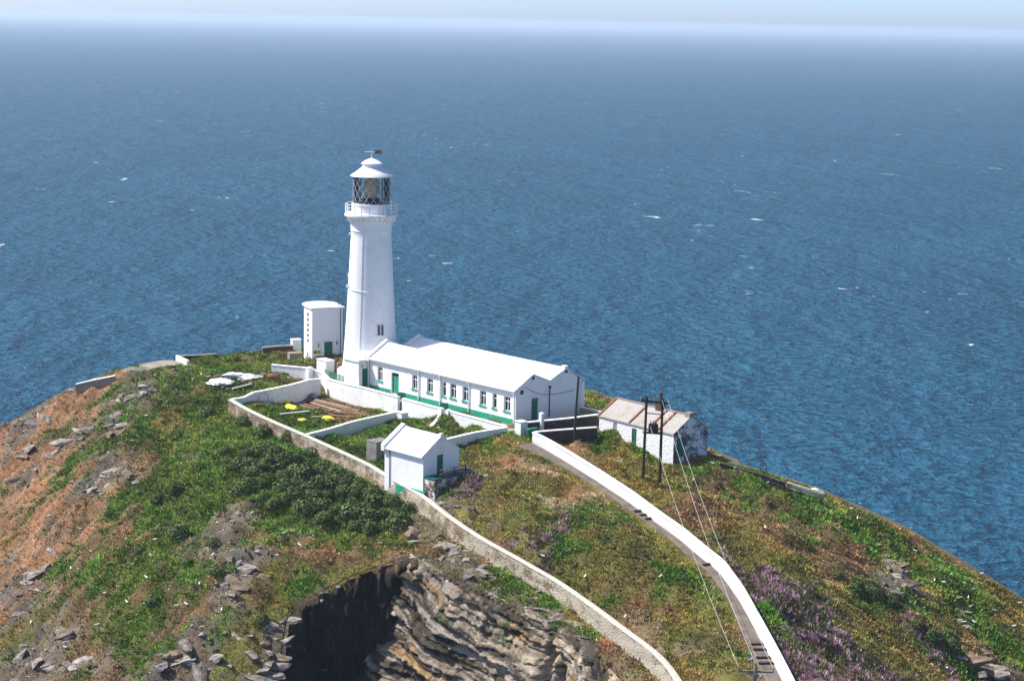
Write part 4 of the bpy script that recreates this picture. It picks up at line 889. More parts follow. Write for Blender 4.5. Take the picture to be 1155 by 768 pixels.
for sgn in (0, 1):
    yA, yB = (-.22, HWD / 2) if not sgn else (HWD / 2 + .002, HWD + .22)
    zA, zB = (hh - .22 * hs, hh + hr) if not sgn else (hh + hr, hh - .22 * hs)
    slope((yA, zA + .02), (yB, zB + .02), .3, HL + .05).build('roof', 'white_roof', hut)
    MB().prof_x([(yA - (.12 if not sgn else 0), zA - .3), (yB + (.12 if sgn else 0), zB - .3), (yB + (.12 if sgn else 0), zB + .42), (yA - (.12 if not sgn else 0), zA + .42)], -.25, .29).build('coping', 'white', hut, bev=.03)
MB().box(HL - .3, HL + .1, HWD / 2 - .2, HWD / 2 + .2, hh + hr + .0, hh + hr + .32).build('ridge_block', 'white', hut, bev=.03)
door(hut, *hd, depth=.12, tr=GABLE(HL), light=False)
MB().box(HL * .35, HL + .5, -.32, -.004, -2.5, -1.42).build('plinth', 'plinth', hut)
MB().box(.4, HL + .1, -.33, -.23, hh - .18, hh - .08).build('gutter', 'white_metal', hut)
MB().tube([(.9, -.08, -2), (.9, -.08, hh - .2)], .05, 6).build('downpipe', 'dark', hut)
ter = MB().box(HL + .004, HL + 1.7, .1, HWD + .9, -2.6, -.03).build('terrace', 'brown_stone', hut)
MB().box(HL + .006, HL + 1.75, .05, HWD + .95, -.028, .10).build('terrace_edge', 'teal', ter)
rail_ = empty('guard_rail', (0, 0, 0)); rail_.parent = hut
for y in (1.3, 3.0, 4.6): MB().box(HL + 1.55, HL + 1.63, y - .04, y + .04, .1, .95).build('post', 'dark', rail_)
for z in (.45, .9): MB().tube([(HL + 1.52, 1.0, z), (HL + 1.52, 4.9, z)], .05, 6).build('rail', 'concrete', rail_)
boxthing('stone_tank', 413, 513, 34.0, (1.75, 2.0, 2.1), ha, 'grey_concrete', 'grey concrete tank behind the small hut', 'tank', None, -.35)
# ------------------------------------------------------------------ stone cottage
cf, CL, ca = frame((760, 490), (676, 469), 37.1, 34.3)
cz = 34.2; ch = 37.1 - cz; CWD = 5.5; crs = 1.65
cot = empty('stone_cottage', (cf[0], cf[1], cz), ca); tag(cot, 'old whitewashed stone cottage with lichen stained roof behind the twin pole', 'cottage')
CX = lambda u, v: to_local_x(u, v, 0, cf[:2], ca)
cd = (CX(712.5, 490), CX(718, 490), .3, 2.45); cwn = (CX(691.5, 480), CX(696, 480), 1.35, 2.55)
cm_ = MB(); skin(cm_, 0, CL, -1.5, ch, [cd, cwn], .25)
cm_.add([(0, 0, -1.5), (0, CWD, -1.5), (0, CWD, ch), (0, 0, ch)], [(3, 2, 1, 0)]).add([(0, CWD, -1.5), (CL, CWD, -1.5), (CL, CWD, ch), (0, CWD, ch)], [(3, 2, 1, 0)]).add([(0, 0, ch), (0, CWD, ch), (0, CWD / 2, ch + crs)], [(2, 1, 0)])
cm_.build('wall', 'cottage_front', cot)
cgd = (.55, 1.75, .15, 2.35)
cg = MB(); skin(cg, 0, CWD, -1.5, ch, [cgd], .2, tr=GABLE(CL)); cg.add([(CL, 0, ch), (CL, CWD, ch), (CL, CWD / 2, ch + crs)], [(0, 1, 2)]); cgo = cg.build('gable_wall', 'cottage_gable', cot); cgo['label'] = 'gable wall with whitewash worn off the dark stones'
cs_ = crs / (CWD / 2)
for sgn in (0, 1):
    yA, yB = (-.14, CWD / 2) if not sgn else (CWD / 2 + .002, CWD + .14); zA, zB = (ch - .14 * cs_, ch + crs) if not sgn else (ch + crs, ch - .14 * cs_)
    rf_ = slope((yA, zA + .02), (yB, zB + .02), -.1, CL + .05).build('roof', 'lichen_roof', cot)
    if not sgn:
        for u, v in ((710.5, 478.5), (733, 484), (743, 486)):
            x = CX(u, v); MB().prof_x([(yA, zA + .142), (yB, zB + .142), (yB, zB + .30), (yA, zA + .30)], x - .11, x + .11).build('rib', 'brown', rf_)
        MB().prof_x([(yA, zA + .142), (yB, zB + .142), (yB, zB + .27), (yA, zA + .27)], -.14, .16).build('rib', 'brown', rf_)
MB().box(-.1, CL, CWD / 2 - .13, CWD / 2 + .13, ch + crs + .10, ch + crs + .24).build('ridge', 'concrete', cot)
MB().box(CL - .75, CL + .08, CWD / 2 - .35, CWD / 2 + .35, ch + crs - .1, ch + crs + .5).build('chimney', 'concrete', cot, bev=.04)
xch = CX(734, 484) - 1.3
chn = MB().box(xch - .45, xch + .45, CWD / 2 - .4, CWD / 2 + .4, ch + crs - .2, ch + crs + .9).build('chimney', 'chimney', cot, bev=.03); MB().tube([(xch, CWD / 2, ch + crs + .85), (xch, CWD / 2, ch + crs + 2.0)], .2, 10).build('chimney_pot', 'chimney', chn)
door(cot, *cd, depth=.12, light=False); door(cot, *cgd, depth=.1, tr=GABLE(CL), light=False, label='dark green gable door of the cottage')
window(cot, *cwn, depth=.12, sill='white', bars=(0, 3))
# ------------------------------------------------------------------ poles and cables
def at_depth(u, v, y): return PY(u, v, y)
f1, f2 = G(725, 540), G(744, 540); f2 = P(744, 540.5, f1[2] - .1)
hp = empty('twin_pole', (float((f1[0] + f2[0]) / 2), float((f1[1] + f2[1]) / 2), float(f1[2]))); tag(hp, 'dark wooden twin pole carrying a transformer in front of the cottage', 'pole')
o_ = Vector(hp.location); tops = []
for f, ut, vt_ in ((f1, 729.5, 447), (f2, 747.5, 449)):
    t_ = PY(ut, vt_, f[1]); tops.append(Vector(t_)); MB().tube([Vector(f) - o_ - Vector((0, 0, .8)), Vector(t_) - o_], .17, 8, .13).build('pole', 'wood_pole', hp)
dirx = (tops[1] - tops[0]).normalized()
def lerp_pole(k, s):  # k 0/1, s height fraction
    f = Vector((f1, f2)[k]); return f.lerp(tops[k], s)
a, b = lerp_pole(0, .945), lerp_pole(1, .945); MB().bar(a - dirx * .55 - o_, b + dirx * .75 - o_, .16, .22).build('crossarm', 'wood_pole', hp)
a, b = lerp_pole(0, .80), lerp_pole(1, .80); MB().bar(a - o_, b - o_, .09, .10).build('brace', 'concrete', hp)
a, b = lerp_pole(0, .565), lerp_pole(1, .565); MB().bar(a - dirx * .2 - o_, b + dirx * .1 - o_, .5, .14).build('platform', 'wood_pole', hp)
c_ = (a + b) / 2 - o_; tf = MB().lathe([(.52, c_.z + .08), (.52, c_.z + .95), (.45, c_.z + 1.0), (.1, c_.z + 1.02)], 16, (c_.x, c_.y)).build('transformer', 'dark', hp, smooth=True)
for q in (-.3, 0, .3): MB().tube([(c_.x + q, c_.y, c_.z + 1.0), (c_.x + q, c_.y, c_.z + 1.35)], .06, 6).build('bushing', 'grey_concrete', tf)
ins = []
for s_ in (-.35, .5, 1.25):
    a = lerp_pole(0, .945); L_ = (lerp_pole(1, .945) - a).length; q = a + dirx * (L_ * (s_ / 1.0)) if s_ != 1.25 else lerp_pole(1, .945) + dirx * .6
    ins.append(q + Vector((0, 0, .3))); MB().tube([q - o_ + Vector((0, 0, .1)), q - o_ + Vector((0, 0, .38))], .08, 8).build('insulator', 'concrete', hp)
# nearer pole whose head shows at the bottom edge
tp = PY(852, 752, 136); gz = ground(tp[0], tp[1]); ep = empty('cable_pole', (float(tp[0]), float(tp[1]), gz)); tag(ep, 'grey pole head with crossarm at the bottom edge beside the footpath', 'pole')
hgt = tp[2] - gz; MB().tube([(0, 0, -.5), (0, 0, hgt)], .17, 8, .12).build('pole', 'grey_concrete', ep)
tl, trr = Vector(PY(833, 756.5, 136)) - Vector(tp) + Vector((0, 0, hgt)), Vector(PY(872, 757.5, 136)) - Vector(tp) + Vector((0, 0, hgt))
MB().bar(tl, trr, .12, .14).build('crossarm', 'grey_concrete', ep)
ends = []
for q in (tl, Vector((0, 0, hgt)), trr):
    MB().tube([q, q + Vector((0, 0, .34))], .06, 6).build('insulator', 'grey_concrete', ep); ends.append(q + Vector((0, 0, .3)) + Vector((tp[0], tp[1], gz)))
starts = [Vector(PY(733.5, 481, f1[1] - .3)), ins[1].lerp(ins[2], .55) , ins[2]]
for i, (a, b) in enumerate(zip(starts, ends)):
    pts = []
    for t in np.linspace(0, 1, 30):
        q = a.lerp(b, t); q.z -= (0.9, 1.2, 1.2)[i] * 4 * t * (1 - t); pts.append(q)
    tag(MB().tube(pts, .014, 5).build('power_cable', 'cable'), ('pale power cable from the transformer, leftmost of three', 'pale power cable, middle of three over the footpath', 'pale power cable, rightmost of three crossing the white wall')[i], 'cable', 'cables between the poles', 'thing')
bp = P(647, 499.5, 35.1); g_ = ground(bp[0], bp[1]); tpz = PY(652.5, 425, bp[1])
bpo = empty('wooden_pole', (float(bp[0]), float(bp[1]), g_)); tag(bpo, 'thin black upright pole in front of the shaded gable', 'pole')
MB().tube([(0, 0, -.5), (float(tpz[0] - bp[0]), 0, float(tpz[2] - g_))], .16, 8, .11).build('shaft', 'wood_pole', bpo); MB().tube([(float(tpz[0] - bp[0]) * .97, -.12, float(tpz[2] - g_) - .5), (float(tpz[0] - bp[0]) * .97, .12, float(tpz[2] - g_) - .5)], .05, 6).build('bracket', 'dark', bpo)
# green bins by the gate pillar
for i, (u, v, lab) in enumerate(((598, 492.5, 'green round refuse bin beside the white pillar, nearer one'), (602.5, 490.5, 'green refuse bin behind the nearer bin at the white pillar'))):
    p = P(u, v, 35.6); z = max(ground(p[0], p[1]), 35.3); e = empty('refuse_bin', (p[0], p[1], z)); tag(e, lab, 'bin', 'green bins by the yard wall')
    MB().lathe([(.34, 0), (.42, .95), (.47, .97), (.47, 1.05), (.42, 1.06)], 18).build('body', 'green', e, smooth=True); MB().lathe([(.45, 1.062), (.40, 1.14), (.1, 1.2)], 18).build('lid', 'green', e, smooth=True)
# stair wings below the gate gap
for i, (pts, lab) in enumerate((([(499, 463, 36.0), (492, 474, 35.2), (486, 480, 34.9)], 'low curved white stair wing wall, left of the gate gap'), ([(508, 466, 36.0), (504, 476, 35.4), (493, 483, 35.0)], 'low curved white stair wing wall, right of the gate gap'))):
    wall_line('stair_wall', wl(pts, .3), .35, None, 'white_wall', lab, cap='white_wall', cap_h=.1)
for (u, v, lab) in ((452, 452, 'green door leaf in the gap nearest the tower'), (500.5, 464, 'green gate leaf in the stair gap')):
    p = P(u, v, 35.4); e = empty('garden_gate', (p[0], p[1], 34.9), ang + .9); tag(e, lab, 'gate')
    MB().box(-.45, .45, -.03, .03, .1, 1.55).build('leaf', 'plinth', e)
    for x in (-.4, -.13, .13, .4): MB().box(x - .05, x + .05, -.06, -.032, .12, 1.5).build('board', 'plinth', e)
# ------------------------------------------------------------------ things lying about
def lump(name, pos, size, seed, m, label, cat, rz=0.0, rough=.35, group=None, flat=-.2, sub=3):
    b_ = bmesh.new(); bmesh.ops.create_icosphere(b_, subdivisions=sub, radius=1)
    co = np.array([v.co[:] for v in b_.verts]); k = 1 + rough * 2 * fbm(co[:, 0] * 1.7 + seed, co[:, 1] * 1.7, co[:, 2] * 1.7, 3, seed) + rough * .6 * (ridged(co[:, 0] * 2.5 + seed, co[:, 1] * 2.5, co[:, 2] * 2.5, 2, seed + 3) - .5)
    co = co * k[:, None] * np.array(size) / 2; co[:, 2] = np.maximum(co[:, 2], flat * size[2])
    for v, c in zip(b_.verts, co): v.co = c
    me = bpy.data.meshes.new(name); b_.to_mesh(me); b_.free(); o = finish(name, me, m, smooth=True); o.location = tuple(pos); o.rotation_euler = (0, 0, rz); return tag(o, label, cat, group)
def onground(u, v, dz=0.0): p = G(u, v); return Vector((p[0], p[1], ground(p[0], p[1]) + dz))
def plank(u0, v0, u1, v1, wd, th, m, label, dz=.08, name='timber_plank', group='timber lying in the yard', cat='plank'):
    a, b = onground(u0, v0, dz), onground(u1, v1, dz); o = MB().bar(Vector((0, 0, 0)), b - a, wd, th).build(name, m, bev=.01); o.location = a; return tag(o, label, cat, group, 'thing')
plank(333, 456, 368, 466, .28, .1, 'plank', 'long tan plank lowest on the timber pile in the yard', .08)
plank(337, 455.5, 375, 465, .3, .1, 'plank_red', 'red brown plank beside the lowest tan plank', .14)
plank(350, 456, 385, 466, .55, .1, 'plank', 'broad tan board in the middle of the timber pile', .2)
plank(355, 453, 392, 462, .45, .12, 'plank', 'broad tan board towards the white wall', .25)
plank(345, 451.5, 400, 465, .3, .1, 'plank_red', 'long red brown plank near the white wall', .12)
plank(366, 456, 405, 466, .22, .1, 'plank', 'narrow tan plank at the right of the timber pile', .3)
plank(376, 466, 414, 468.5, .35, .14, 'plank_red', 'dark red timber lying at the right end of the yard', .1)
plank(388, 463, 417, 470, .28, .12, 'plank_red', 'red brown timber under the white wall', .16)
plank(372, 469, 400, 472, .22, .1, 'plank_red', 'short red timber in the brown soil', .1)
plank(316, 469, 349, 466, .42, .1, 'plank_pale', 'long white board lying alone on the yard grass', .22)
plank(352, 473, 370, 471, .28, .08, 'plank_pale', 'short pale board between the two yellow sheets', .2)
plank(287, 459.5, 311, 457.5, .5, .35, 'plank_red', 'heavy dark beam under the shaded yard wall', .15)
plank(309, 456, 330, 453, .35, .15, 'plank_pale', 'pale beam beside the white drum', .2)
plank(332, 450.5, 347, 449, .3, .2, 'dark', 'dark iron bar at the corner of the yard', .15)
for i, (u, v, sz, rz, lab) in enumerate(((328, 461, (1.5, 2.6, .55), .3, 'crumpled yellow sheet, largest one in the yard'), (322, 455, (1.0, 1.3, .5), 1.0, 'crumpled yellow sheet nearest the white drum'), (341, 475.5, (1.2, 1.0, .5), .2, 'crumpled yellow sheet nearest the cross wall'), (370.5, 473, (1.0, 1.6, .6), .8, 'crumpled yellow sheet beside the red timbers'))):
    lump('yellow_sheet', onground(u, v, .1), sz, 30 + i, 'yellow', lab, 'sheet', rz, .55, 'yellow sheets in the yard')
lump('grey_sack', onground(353, 449, .15), (1.2, 1.0, .9), 41, 'grey_concrete', 'grey sack slumped in the corner of the yard walls', 'sack')
p = onground(305.5, 455, .2); o = MB().tube([(-.45, 0, .25), (.45, .1, .25)], .36, 14).build('plastic_drum', 'white', smooth=True); o.location = p; tag(o, 'white plastic drum lying by the shaded yard wall', 'drum')
p = onground(297, 456, .0); o = MB().tube([(.65 * math.cos(t), .15 * math.sin(t), .72 + .65 * math.sin(t)) for t in np.linspace(0, 2 * math.pi, 25)], .03, 5).build('wire_hoop', 'dark'); o.location = p; tag(o, 'dark wire hoop leaning on the shaded yard wall', 'hoop')
for i, (u, v, sz, rz, lab) in enumerate(((250, 433, (2.9, 2.2, .8), .2, 'white bundled sheet on the grass, lowest of three'), (263, 425.5, (3.0, 1.7, .8), .35, 'white bundled sheet on the grass, furthest left of the upper two'), (281, 427, (2.9, 1.7, .75), .1, 'white bundled sheet on the grass, nearest the white wall'))):
    lump('white_sheet', onground(u, v, .12), sz, 50 + i, 'sack', lab, 'sheet', rz, .6, 'white sheets on the grass', sub=4)
plank(250, 439.5, 282, 430, .4, .12, 'plank', 'tan plank lying beside the white sheets', .25, group='planks by the white sheets')
plank(255, 441, 285, 432, .3, .12, 'plank_red', 'red brown plank lying beside the white sheets', .2, group='planks by the white sheets')
plank(262, 441, 284, 435, .35, .1, 'plank_pale', 'pale plank lying beside the white sheets', .2, group='planks by the white sheets')
plank(217, 431, 238, 427, .35, .3, 'plank_pale', 'pale squared beam lying alone on the grass', .2, group='planks by the white sheets')
lump('rusty_drum', onground(308, 428, .25), (1.5, 1.1, 1.0), 61, 'brown', 'rusty red drum beside the left end of the white wall', 'drum', .3, .2)
# concrete platform by the sea brink
cp = [P(u, v, 35.75)[:2] for u, v in ((157, 412), (180, 407.2), (205, 407), (222, 413.5), (203, 417.5), (178, 419))]
tag(MB().prism([tuple(q) for q in cp], 34.6, 35.85).build('platform', 'concrete'), 'flat tan concrete platform near the seaward brink', kind='structure')
lump('gravel_mound', (*P(150, 420, 35.0)[:2], 34.7), (4.2, 3.2, 2.0), 66, 'grey_concrete', 'grey gravel mound beside the concrete platform', 'mound', 0, .2)
# ------------------------------------------------------------------ keep plants off buildings and paths
BLD = [[loc(-3.5, -1.9), loc(ML + .3, -1.9), loc(ML + .3, MWD + .4), loc(-3.5, MWD + .4)]]
def rect(o, x0, x1, y0, y1):
    a = o.rotation_euler.z; c, s = math.cos(a), math.sin(a); return [(o.location.x + c * x - s * y, o.location.y + s * x + c * y) for x, y in ((x0, y0), (x1, y0), (x1, y1), (x0, y1))]
BLD += [rect(hut, -.2, HL + 1.9, -.3, HWD + 1), rect(cot, 0, CL, 0, CWD), rect(st, -.2, SW + .2, -.2, SD + 2), [tuple(q) for q in tr_pts], [tuple(q) for q in cp]]
def inpoly(x, y, poly):
    r = np.zeros(len(x), bool); n = len(poly)
    for i in range(n):
        (ax_, ay), (bx_, by) = poly[i], poly[(i + 1) % n]; c = ((ay > y) != (by > y)) & (x < (bx_ - ax_) * (y - ay) / (by - ay + 1e-12) + ax_); r ^= c
    return r
def linedist(x, y, line):
    o = np.full(len(x), 1e9)
    for p in line: o = np.minimum(o, (x - p[0]) ** 2 + (y - p[1]) ** 2)
    return np.sqrt(o)
path_mid = (inner + outerp) / 2
def free(x, y):
    ok = np.ones(len(x), bool)
    for b_ in BLD: ok &= ~inpoly(x, y, b_)
    ok &= linedist(x, y, path_mid) > 1.0
    ok &= np.hypot(x - tc[0], y - tc[1]) > 4.4
    for ln in (outer_line, path_line, w2line): ok &= linedist(x, y, ln) > 0.4
    return ok
# ------------------------------------------------------------------ rocks set into the headland
def rock_mesh(seed, sub=2):
    b_ = bmesh.new(); bmesh.ops.create_icosphere(b_, subdivisions=sub, radius=1); co = np.array([v.co[:] for v in b_.verts]); r = np.random.default_rng(seed)
    for _ in range(14):          # knock flat facets off
        n = r.normal(size=3); n /= np.linalg.norm(n); d = r.uniform(.35, .75); h = co @ n; co = co - np.outer(np.clip(h - d, 0, None), n)
    co *= (1 + .25 * fbm(co[:, 0] * 2 + seed, co[:, 1] * 2, co[:, 2] * 2, 2, seed))[:, None]; co *= np.array([1.5, .7, .62]) * r.uniform(.8, 1.2, 3)
    for v, c in zip(b_.verts, co): v.co = c
    me = bpy.data.meshes.new('rock'); b_.to_mesh(me); b_.free(); return me
MAT['rock_grey'] = two('grey_lichen_rock', (0.085, 0.072, 0.06), (0.24, 0.21, 0.185), 1.6, .95, .6, .06, .38, .62)
MAT['rock_pale'] = two('pale_lichen_rock', (0.13, 0.11, 0.095), (0.38, 0.335, 0.30), 1.8, .95, .6, .06, .36, .62)
MAT['rock_ochre'] = two('ochre_rock', (0.11, 0.08, 0.055), (0.23, 0.175, 0.12), 1.6, .95, .6, .06, .38, .62)
rocks = []
for i in range(9):
    me = rock_mesh(100 + i); me.materials.append(MAT[('rock_grey', 'rock_pale', 'rock_ochre', 'rock_pale', 'rock_grey', 'rock_grey', 'rock_pale', 'rock_ochre', 'rock_pale')[i]]); rocks.append(me)
def scatter(n, seed, cls=None, y0=150, y1=262, x0=-75, x1=66, thr=None):
    r = np.random.default_rng(seed); x = r.uniform(x0, x1, n); y = r.uniform(y0, y1, n); k = (sdist(x, y) < -.15); x, y = x[k], y[k]; k = free(x, y); x, y = x[k], y[k]
    return x, y, cover(x, y), r
def slope_normal(x, y):
    e = .5; gx_ = (bil(HT, x + e, y) - bil(HT, x - e, y)) / (2 * e); gy_ = (bil(HT, x, y + e) - bil(HT, x, y - e)) / (2 * e); return gx_, gy_
x, y, W, r = scatter(16000, 21); iR = CLS.index('R')
k = r.random(len(x)) < np.clip(W[iR] - .15, 0, 1) * .55; x, y, W = x[k], y[k], W[:, k]
sz = np.exp(r.normal(-.6, .42, len(x))); order = np.argsort(-sz); x, y, sz = x[order], y[order], sz[order]
# named outcrops that stand out in the photograph
OUTC = [(240, 642, 1.3), (262, 655, 1.6), (280, 648, 1.5), (272, 640, 1.2), (250, 660, 1.0), (160, 442, 1.1), (152, 447, 1.3), (170, 438, 1.0), (128, 455, 1.2), (135, 452, 1.0), (125, 488, 1.5), (135, 483, 1.4), (143, 478, 1.1), (120, 480, 1.2), (105, 483, 1.3), (140, 535, 1.2), (128, 530, 1.3), (150, 545, 1.0), (100, 552, 1.3), (110, 560, 1.0), (35, 645, 1.6), (45, 660, 1.5), (28, 655, 1.2), (50, 640, 1.1), (455, 592, 1.1), (468, 598, 1.3), (480, 606, 1.2), (495, 615, 1.3), (510, 622, 1.2), (525, 632, 1.1), (538, 643, 1.0), (555, 652, .9), (600, 672, 1.0), (612, 684, 1.1), (625, 696, .9), (645, 702, .9), (660, 716, .8), (1003, 638, 1.3), (1010, 650, 1.5), (1016, 660, 1.3), (996, 632, 1.0), (1090, 745, 1.5), (1105, 752, 1.5), (1120, 760, 1.2), (1075, 738, 1.2), (195, 735, 1.4), (210, 742, 1.5), (225, 748, 1.4), (240, 744, 1.2), (180, 750, 1.3), (70, 715, 1.4), (40, 745, 1.6), (60, 752, 1.5), (80, 748, 1.4), (20, 740, 1.3), (100, 745, 1.2), (15, 495, 1.3), (30, 505, 1.2), (40, 478, 1.2), (55, 470, 1.0), (22, 515, 1.1), (60, 515, 1.2), (75, 498, 1.1), (490, 566, .7), (500, 568, .8), (555, 592, .7), (515, 570, .6), (1085, 690, .9), (1078, 684, .8), (265, 715, 1.0), (300, 705, 1.0), (285, 735, 1.2), (310, 750, 1.3), (295, 755, 1.1), (326, 698, .9), (321, 722, 1.0), (314, 740, 1.1), (306, 760, 1.2), (290, 765, 1.2), (335, 690, .7), (345, 684, .6), (358, 678, .6), (380, 664, .5)]
made = 0
mr = np.random.default_rng(5)
def put_rock(px, py, s, kind='R'):
    global made
    me = rocks[int(mr.integers(len(rocks)))]; o = bpy.data.objects.new('rock', me); C.objects.link(o); o.parent = headland
    z = ground(px, py); sc = (s * mr.uniform(.8, 1.3), s * mr.uniform(.7, 1.2), s * mr.uniform(.55, .95)); o.location = (px, py, z - .20 * s)
    o.rotation_euler = (mr.normal(0, .22), mr.normal(.2, .2), 2.45 + mr.normal(0, .3)); o.scale = sc; made += 1
for u, v, s, lab in ((250, 400, .75, 'whitewashed boulder by the old enclosure'), (920, 556, .7, 'big white boulder on the cliff edge right of the cottage')):
    q = G(u, v); me = rock_mesh(int(u)); me.materials.append(MAT['sack']); o = bpy.data.objects.new('white_boulder', me); C.objects.link(o); o.location = (q[0], q[1], ground(q[0], q[1]) + .25); o.scale = (s, s, s); tag(o, lab, 'boulder')
for u, v, s in OUTC:
    q = G(u, v)
    for j in range(3): put_rock(q[0] + mr.normal(0, 1.0) * (j > 0), q[1] + mr.normal(0, 1.5) * (j > 0), s * (1.25 if j == 0 else mr.uniform(.5, .9)))
for i in range(min(len(x), 298 - made)): put_rock(x[i], y[i], min(sz[i], 1.5))
# smaller stones past the count: one mass of real stones
SV, SF, n0 = [], [], 0
rm = rock_mesh(333, 1); rv = np.array([v.co[:] for v in rm.vertices]); rfc = np.array([p.vertices[:] for p in rm.polygons])
x2, y2, W2_, r2 = scatter(60000, 22)
k = r2.random(len(x2)) < np.clip(W2_[iR] * .75 + W2_[CLS.index('S')] * .12 + .006, 0, 1); x2, y2 = x2[k][:6500], y2[k][:6500]
z2 = bil(HT, x2, y2); a2 = r2.uniform(0, 6.3, len(x2)); s2 = np.exp(r2.normal(-1.75, .5, len(x2)))
ca_, sa_ = np.cos(a2), np.sin(a2)
V = rv[None] * (s2[:, None, None] * r2.uniform(.7, 1.4, (len(x2), 1, 3))); V = np.stack([V[..., 0] * ca_[:, None] - V[..., 1] * sa_[:, None], V[..., 0] * sa_[:, None] + V[..., 1] * ca_[:, None], V[..., 2]], -1) + np.stack([x2, y2, z2], 1)[:, None]
F = (rfc[None] + (np.arange(len(x2)) * len(rv))[:, None, None]).reshape(-1, 3)
tone = .06 + .36 * r2.random(len(x2)) ** 2.2; cst = np.repeat(np.stack([tone, tone * .92, tone * .84], 1), len(rv), 0)
def tintmat(name, rough=.95, var=True, trans=0.0):
    m, nt, b = newmat(name, rough, .15); at = N(nt, 'ShaderNodeAttribute', attribute_name='tint')
    nt.links.new(at.outputs['Color'], b.inputs['Base Color'])
    return m
MAT['tint'] = tintmat('tinted_stone'); MAT['leaf'] = tintmat('foliage', .7)
so = raw_mesh('loose_stones', V.reshape(-1, 3), F, 'tint', smooth=False, col=cst); tag(so, 'loose pale stones scattered over the slopes', 'stones', kind='stuff')
# ------------------------------------------------------------------ turf: tufts of blades over the whole ground
def tufts(name, x, y, base_col, hmin, hmax, spread, nb, wid, seed, label, cat, jitter=.2, lean=.6):
    r = np.random.default_rng(seed); n = len(x); z = bil(HT, x, y) - .04
    ang_ = r.uniform(0, 2 * math.pi, (n, nb)); rad = spread * np.sqrt(r.random((n, nb))); h = r.uniform(hmin, hmax, (n, nb)) * r.uniform(.6, 1.4, (n, 1))
    cx, cy = x[:, None] + rad * np.cos(ang_), y[:, None] + rad * np.sin(ang_); la = ang_ + r.normal(0, .8, (n, nb)); wa = r.uniform(0, 2 * math.pi, (n, nb)); wd = wid * r.uniform(.6, 1.5, (n, nb))
    A = np.stack([cx - wd * np.cos(wa), cy - wd * np.sin(wa), np.broadcast_to(z[:, None], cx.shape)], -1); B = np.stack([cx + wd * np.cos(wa), cy + wd * np.sin(wa), np.broadcast_to(z[:, None], cx.shape)], -1)
    T = np.stack([cx + lean * h * np.cos(la), cy + lean * h * np.sin(la), z[:, None] + h], -1)
    V = np.stack([A, B, T], 2).reshape(-1, 3); F = np.arange(len(V)).reshape(-1, 3)
    c = base_col[:, None, :] * np.exp(r.normal(0, jitter, (n, 1, 1))) * np.exp(r.normal(0, .18, (n, nb, 1))); c = np.repeat(c.reshape(-1, 3), 3, 0)
    o = raw_mesh(name, V, F, 'leaf', smooth=False, col=np.clip(c, 0, .8)); return tag(o, label, cat, kind='stuff')
x, y, W, r = scatter(330000, 31)
W = W ** 2.2; W /= W.sum(0); cl = (W.cumsum(0) > r.random(len(x))[None] * .9999).argmax(0); ch_ = np.array(list(CLS))[cl]
dens = {'G': 1.0, 'O': .9, 'B': .75, 'S': .28, 'R': .22, 'H': .9, 'D': .9, 'P': .5}
keep = r.random(len(x)) < np.array([dens[c] for c in CLS])[cl]; x, y, cl, ch_ = x[keep], y[keep], cl[keep], ch_[keep]
mod = np.exp(1.5 * fbm(x / 1.4, y / 1.4, 0, 3, 81) + 1.0 * fbm(x / 6, y / 6, 0, 3, 82))[:, None]
hue = fbm(x / 3, y / 3, 4, 3, 83)[:, None]
colr = np.array([ALB[c] for c in CLS])[cl] * mod * (1 + hue * np.array([[1.2, .0, .6]]))
g = np.isin(ch_, ['G']); tufts('grass', x[g], y[g], colr[g] * 2.0, .12, .32, .28, 6, .06, 1, 'green grass covering the slopes in tufts', 'grass')
g = np.isin(ch_, ['O', 'B', 'P', 'S', 'R']); cc = colr.copy(); cc[np.isin(ch_, ['S', 'R'])] = np.array([.15, .125, .045]); cc = cc * (1 + .15 * np.array([[.6, .4, 0]]))
tufts('dry_grass', x[g], y[g], cc[g] * 1.85, .10, .24, .26, 6, .055, 2, 'olive and brown dry turf covering the right hand slope', 'grass')
g = np.isin(ch_, ['H']); pk = (r.random(g.sum()) + 1.6 * fbm(x[g] / .9, y[g] / .9, 0, 2, 86)) < .40; hc = np.where(pk[:, None], np.array([[.50, .30, .37]]), np.array([[.13, .135, .045]])) * mod[g] ** .6
tufts('heather', x[g], y[g], hc, .2, .42, .24, 12, .05, 3, 'pink purple heather in flower beside the path and hut', 'heather', .25, .4)
g = np.isin(ch_, ['D']); tufts('undergrowth', x[g], y[g], colr[g] * 1.9, .15, .38, .3, 8, .065, 4, 'dark green undergrowth below the boundary wall', 'undergrowth')
